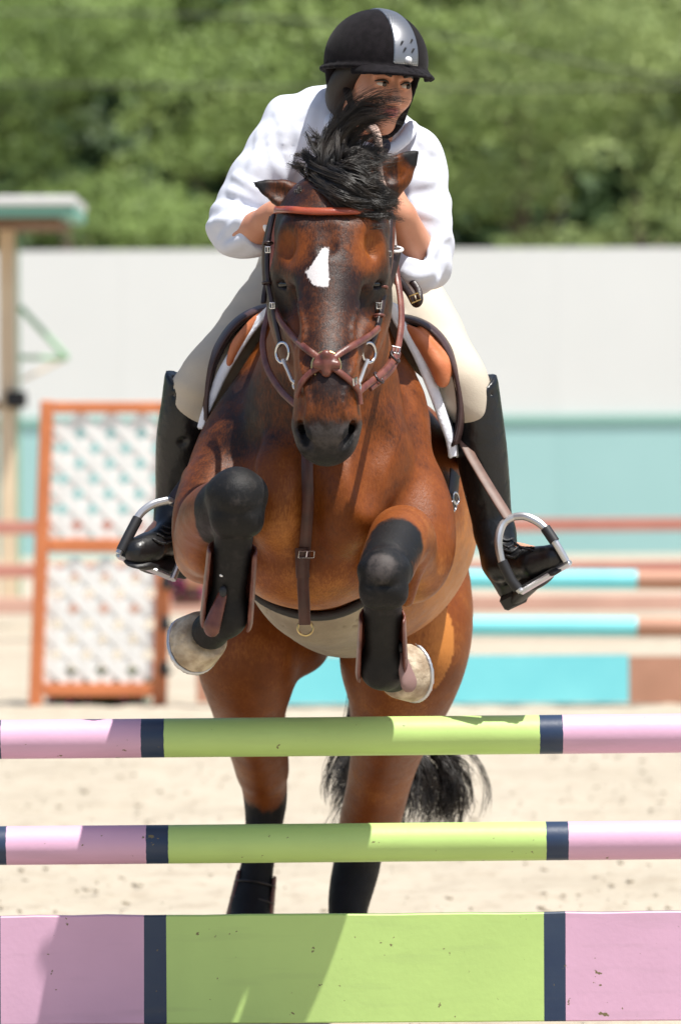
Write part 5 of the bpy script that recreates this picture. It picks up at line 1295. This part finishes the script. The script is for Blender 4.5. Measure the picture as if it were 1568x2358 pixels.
# ------------------------------------------------------------------ stirrups
def stirrup(top, l, r, tl, tr, depth, lab, sleeves, leather, parent=saddle):
    root = bpy.data.objects.new('stirrup_iron', None)
    Yt = top[2]
    P = catmull([W(*p) for p in l], 6); P2 = catmull([W(*p) for p in r], 6)
    mb = MB(); mb.tube(P, [.0095-.002*abs(t-.3) for t in np.linspace(0, 1, len(P))], 10); mb.tube(P2, [.0095-.002*abs(t-.3) for t in np.linspace(0, 1, len(P2))], 10)
    a, b = Vector(W(*tl)), Vector(W(*tr)); d = (b-a); L = d.length; d.normalize(); y = Vector((0, 1, 0)); y = (y-d*y.dot(d)).normalized(); z = d.cross(y)
    Rr = Matrix((d, y, z)).transposed()
    mb.box((a+b)/2+y*depth/2, (L, depth, .014), Rr, bev=.004)
    o = mb.build('stirrup_iron', M['dull_metal'], parent); o.matrix_parent_inverse = Matrix.Translation(-parent.location)
    t = MB(); t.box((a+b)/2+y*depth/2+z*.009, (L*.86, depth*.8, .006), Rr); q = t.build('tread', M['rubber'], o)
    for s in sleeves: m2 = MB(); m2.tube([W(*p) for p in s], .0125, 12); m2.build('rubber_sleeve', M['rubber'], o)
    P = [W(*p) for p in leather]; ribbon('stirrup_leather', P, [np.array([.5 if P[0][0] > 0 else -.5, -1, .3])]*len(P), .027, .005, Ld if P[0][0] < 0 else mat('worn_stirrup_leather', (.10, .055, .04), .55, (.15, .085, .065), 30), parent)
    parent.children[-1].matrix_parent_inverse = Matrix.Translation(-parent.location) if parent.children else None
def fixlast():
    for c in saddle.children: c.matrix_parent_inverse = Matrix.Translation(-saddle.location)
stirrup((1185, 1188, .0), [(1183, 1190, .02), (1158, 1206, .02), (1147, 1246, .01), (1157, 1300, .01), (1176, 1338, .01), (1199, 1362, .01)], [(1183, 1190, .02), (1212, 1190, .01), (1248, 1210, .0), (1278, 1250, -.01), (1303, 1292, -.01)],
        (1196, 1366, .01), (1312, 1297, -.01), .045, '', [[(1155, 1292, .01), (1176, 1336, .01), (1192, 1356, .01)], [(1255, 1216, .0), (1276, 1247, -.01)]], [(1060, 1000, .16), (1085, 1052, .12), (1128, 1125, .06), (1170, 1192, .02)])
stirrup((385, 1153, .1), [(387, 1152, .08), (352, 1162, .07), (322, 1186, .06), (295, 1235, .04), (274, 1275, .03)], [(387, 1152, .08), (412, 1165, .09), (428, 1195, .10), (425, 1260, .10), (398, 1335, .05)],
        (272, 1280, .03), (397, 1332, .05), .045, '', [[(318, 1194, .055), (298, 1232, .04), (280, 1268, .03)]], [(470, 1040, .12), (440, 1090, .10), (412, 1130, .09), (390, 1160, .08)])
fixlast()
# ------------------------------------------------------------------ hair of the horse
def hair_mesh(name, guides, n, r, parent, spread0, spread1, kink=.004, seed=1, taper=.25, lenv=(.75, 1.), seg=14):
    """guides: list of polylines of world points; strands follow a blend of two neighbouring guides"""
    rng = np.random.default_rng(seed); G = [catmull(g, 6) for g in guides]
    G = [np.stack([np.interp(np.linspace(0, 1, seg), np.linspace(0, 1, len(g)), g[:, i]) for i in range(3)], 1) for g in G]
    Vs = []; Fs = []; base = 0; t = np.linspace(0, 1, seg)[:, None]
    per = 22
    for i in range(n):
        if i % per == 0:
            uc = rng.random(); c0 = rng.standard_normal(3)*spread0; c1 = rng.standard_normal(3)*spread1; phc = rng.uniform(0, 6.28, 3); frc = rng.uniform(.8, 1.8, 3); lc = rng.uniform(*lenv); sp = rng.uniform(.12, .4)
        u = np.clip(uc+rng.standard_normal()*.03, 0, 1)*(len(G)-1) if len(G) > 1 else 0; a = int(min(u, len(G)-2)) if len(G) > 1 else 0; f = u-a
        g = G[a]*(1-f)+G[min(a+1, len(G)-1)]*f
        L = lc*rng.uniform(.86, 1.0); tt = np.linspace(0, L, seg)
        g = np.stack([np.interp(tt, np.linspace(0, 1, seg), g[:, j]) for j in range(3)], 1)
        d0 = c0+rng.standard_normal(3)*spread0*.35; d1 = c1+rng.standard_normal(3)*spread1*sp
        ph = phc+rng.standard_normal(3)*.25; fr = frc
        g = g+d0*(1-t)+d1*t**1.5+kink*1.6*np.sin(t*fr*6.28+ph)*t**.6+kink*.25*np.sin(t*fr*17+ph*5)*t
        T_ = np.gradient(g, axis=0); T_ /= np.linalg.norm(T_, axis=1)[:, None]+1e-9
        s = np.cross(T_, np.array([.13, -1, .09])); s /= np.linalg.norm(s, axis=1)[:, None]+1e-9; q = np.cross(s, T_)
        rr = (r*(.6+.8*rng.random())*(1-(1-taper)*t**2))
        V = np.stack([g+s*rr, g-s*rr*.5+q*rr*.87, g-s*rr*.5-q*rr*.87], 1).reshape(-1, 3); Vs.append(V)
        k = np.arange(seg-1)[:, None]*3+base
        Fs.append(np.concatenate([np.concatenate([k+j, k+(j+1) % 3, k+3+(j+1) % 3, k+3+j], 1) for j in range(3)])); base += len(V)
    return link(name, mesh_np(name, np.concatenate(Vs), np.concatenate(Fs)), M['hair'], parent)
def G(*pts): return [W(*p) for p in pts]
hm = lambda *a, **k: hair_mesh(*a, **k)
# forelock: mass sweeping right across the brow, blown up in front of the rider
hm('forelock', [G((735, 430, -.44), (755, 470, -.52), (800, 500, -.54), (850, 508, -.54), (893, 512, -.52)), G((735, 415, -.46), (775, 445, -.55), (830, 470, -.56), (880, 480, -.54), (908, 492, -.5)),
                G((735, 400, -.44), (790, 420, -.54), (845, 440, -.55), (885, 450, -.53), (908, 470, -.48)), G((740, 390, -.42), (790, 392, -.5), (840, 412, -.52), (875, 432, -.5))], 2400, .00105, horse, .014, .012, .0035, 1)
hm('forelock', [G((735, 430, -.42), (742, 400, -.48), (750, 350, -.46), (772, 295, -.44), (815, 250, -.44), (875, 228, -.46), (935, 240, -.48)), G((755, 420, -.42), (770, 380, -.47), (778, 330, -.45), (800, 285, -.44), (855, 262, -.45), (930, 276, -.47)),
                G((765, 420, -.42), (790, 370, -.45), (810, 320, -.44), (850, 285, -.44), (900, 285, -.46))], 900, .0009, horse, .012, .018, .004, 2)
hm('forelock', [G((745, 430, -.42), (725, 400, -.46), (705, 378, -.45), (680, 365, -.43), (668, 372, -.42)), G((750, 420, -.42), (740, 370, -.45), (722, 335, -.44), (704, 325, -.42)), G((750, 420, -.42), (745, 360, -.44), (735, 315, -.43), (722, 300, -.42))], 600, .0009, horse, .012, .010, .004, 3)
hm('forelock', [G((760, 410, -.40), (790, 370, -.46), (840, 350, -.44), (880, 355, -.42)), G((760, 410, -.40), (800, 390, -.47), (850, 380, -.45), (890, 375, -.42)), G((750, 420, -.42), (790, 405, -.50), (840, 400, -.50), (880, 412, -.46)),
                G((700, 450, -.44), (720, 430, -.47), (770, 420, -.5), (830, 420, -.5))], 650, .0009, horse, .016, .018, .006, 4)
hm('forelock', [G((700, 465, -.46), (690, 450, -.47), (680, 462, -.46), (672, 480, -.44)), G((715, 450, -.46), (700, 430, -.46), (690, 430, -.46), (684, 440, -.45))], 300, .0009, horse, .012, .010, .003, 5)
# mane blown up along the crest
hm('mane', [G((775, 440, -.30), (790, 380, -.32), (815, 330, -.33), (845, 315, -.34)), G((780, 450, -.22), (800, 400, -.26), (830, 360, -.28), (862, 350, -.3)), G((770, 520, -.10), (820, 470, -.12), (870, 430, -.16), (905, 440, -.2))], 450, .0010, horse, .02, .016, .007, 6)
# tail
hm('tail', [G((800, 1300, 1.62), (850, 1500, 1.80), (930, 1640, 1.85), (1000, 1740, 1.82), (1035, 1830, 1.80), (1030, 1890, 1.80)), G((800, 1300, 1.62), (850, 1520, 1.80), (900, 1660, 1.84), (950, 1760, 1.80), (960, 1830, 1.78), (940, 1885, 1.78)),
            G((800, 1300, 1.62), (850, 1540, 1.80), (890, 1700, 1.80), (910, 1790, 1.78), (925, 1860, 1.78), (925, 1910, 1.78)), G((800, 1300, 1.62), (840, 1520, 1.78), (835, 1660, 1.80), (805, 1750, 1.78), (778, 1800, 1.76), (758, 1840, 1.76)), G((800, 1300, 1.62), (840, 1520, 1.78), (832, 1670, 1.80), (810, 1760, 1.78), (785, 1830, 1.76), (775, 1880, 1.76)),
            G((800, 1300, 1.62), (835, 1520, 1.78), (830, 1660, 1.80), (818, 1740, 1.78), (812, 1800, 1.76), (800, 1870, 1.76))], 1500, .0014, horse, .02, .036, .010, 7, lenv=(.7, 1.04), seg=18)
hm('tail', [G((800, 1300, 1.62), (860, 1480, 1.80), (950, 1620, 1.86), (1030, 1720, 1.84), (1068, 1790, 1.82), (1060, 1870, 1.82)), G((800, 1300, 1.62), (850, 1520, 1.80), (930, 1660, 1.84), (1000, 1760, 1.80), (1010, 1850, 1.80), (1000, 1900, 1.8))], 620, .0012, horse, .014, .024, .012, 8, lenv=(.98, 1.06), seg=18)
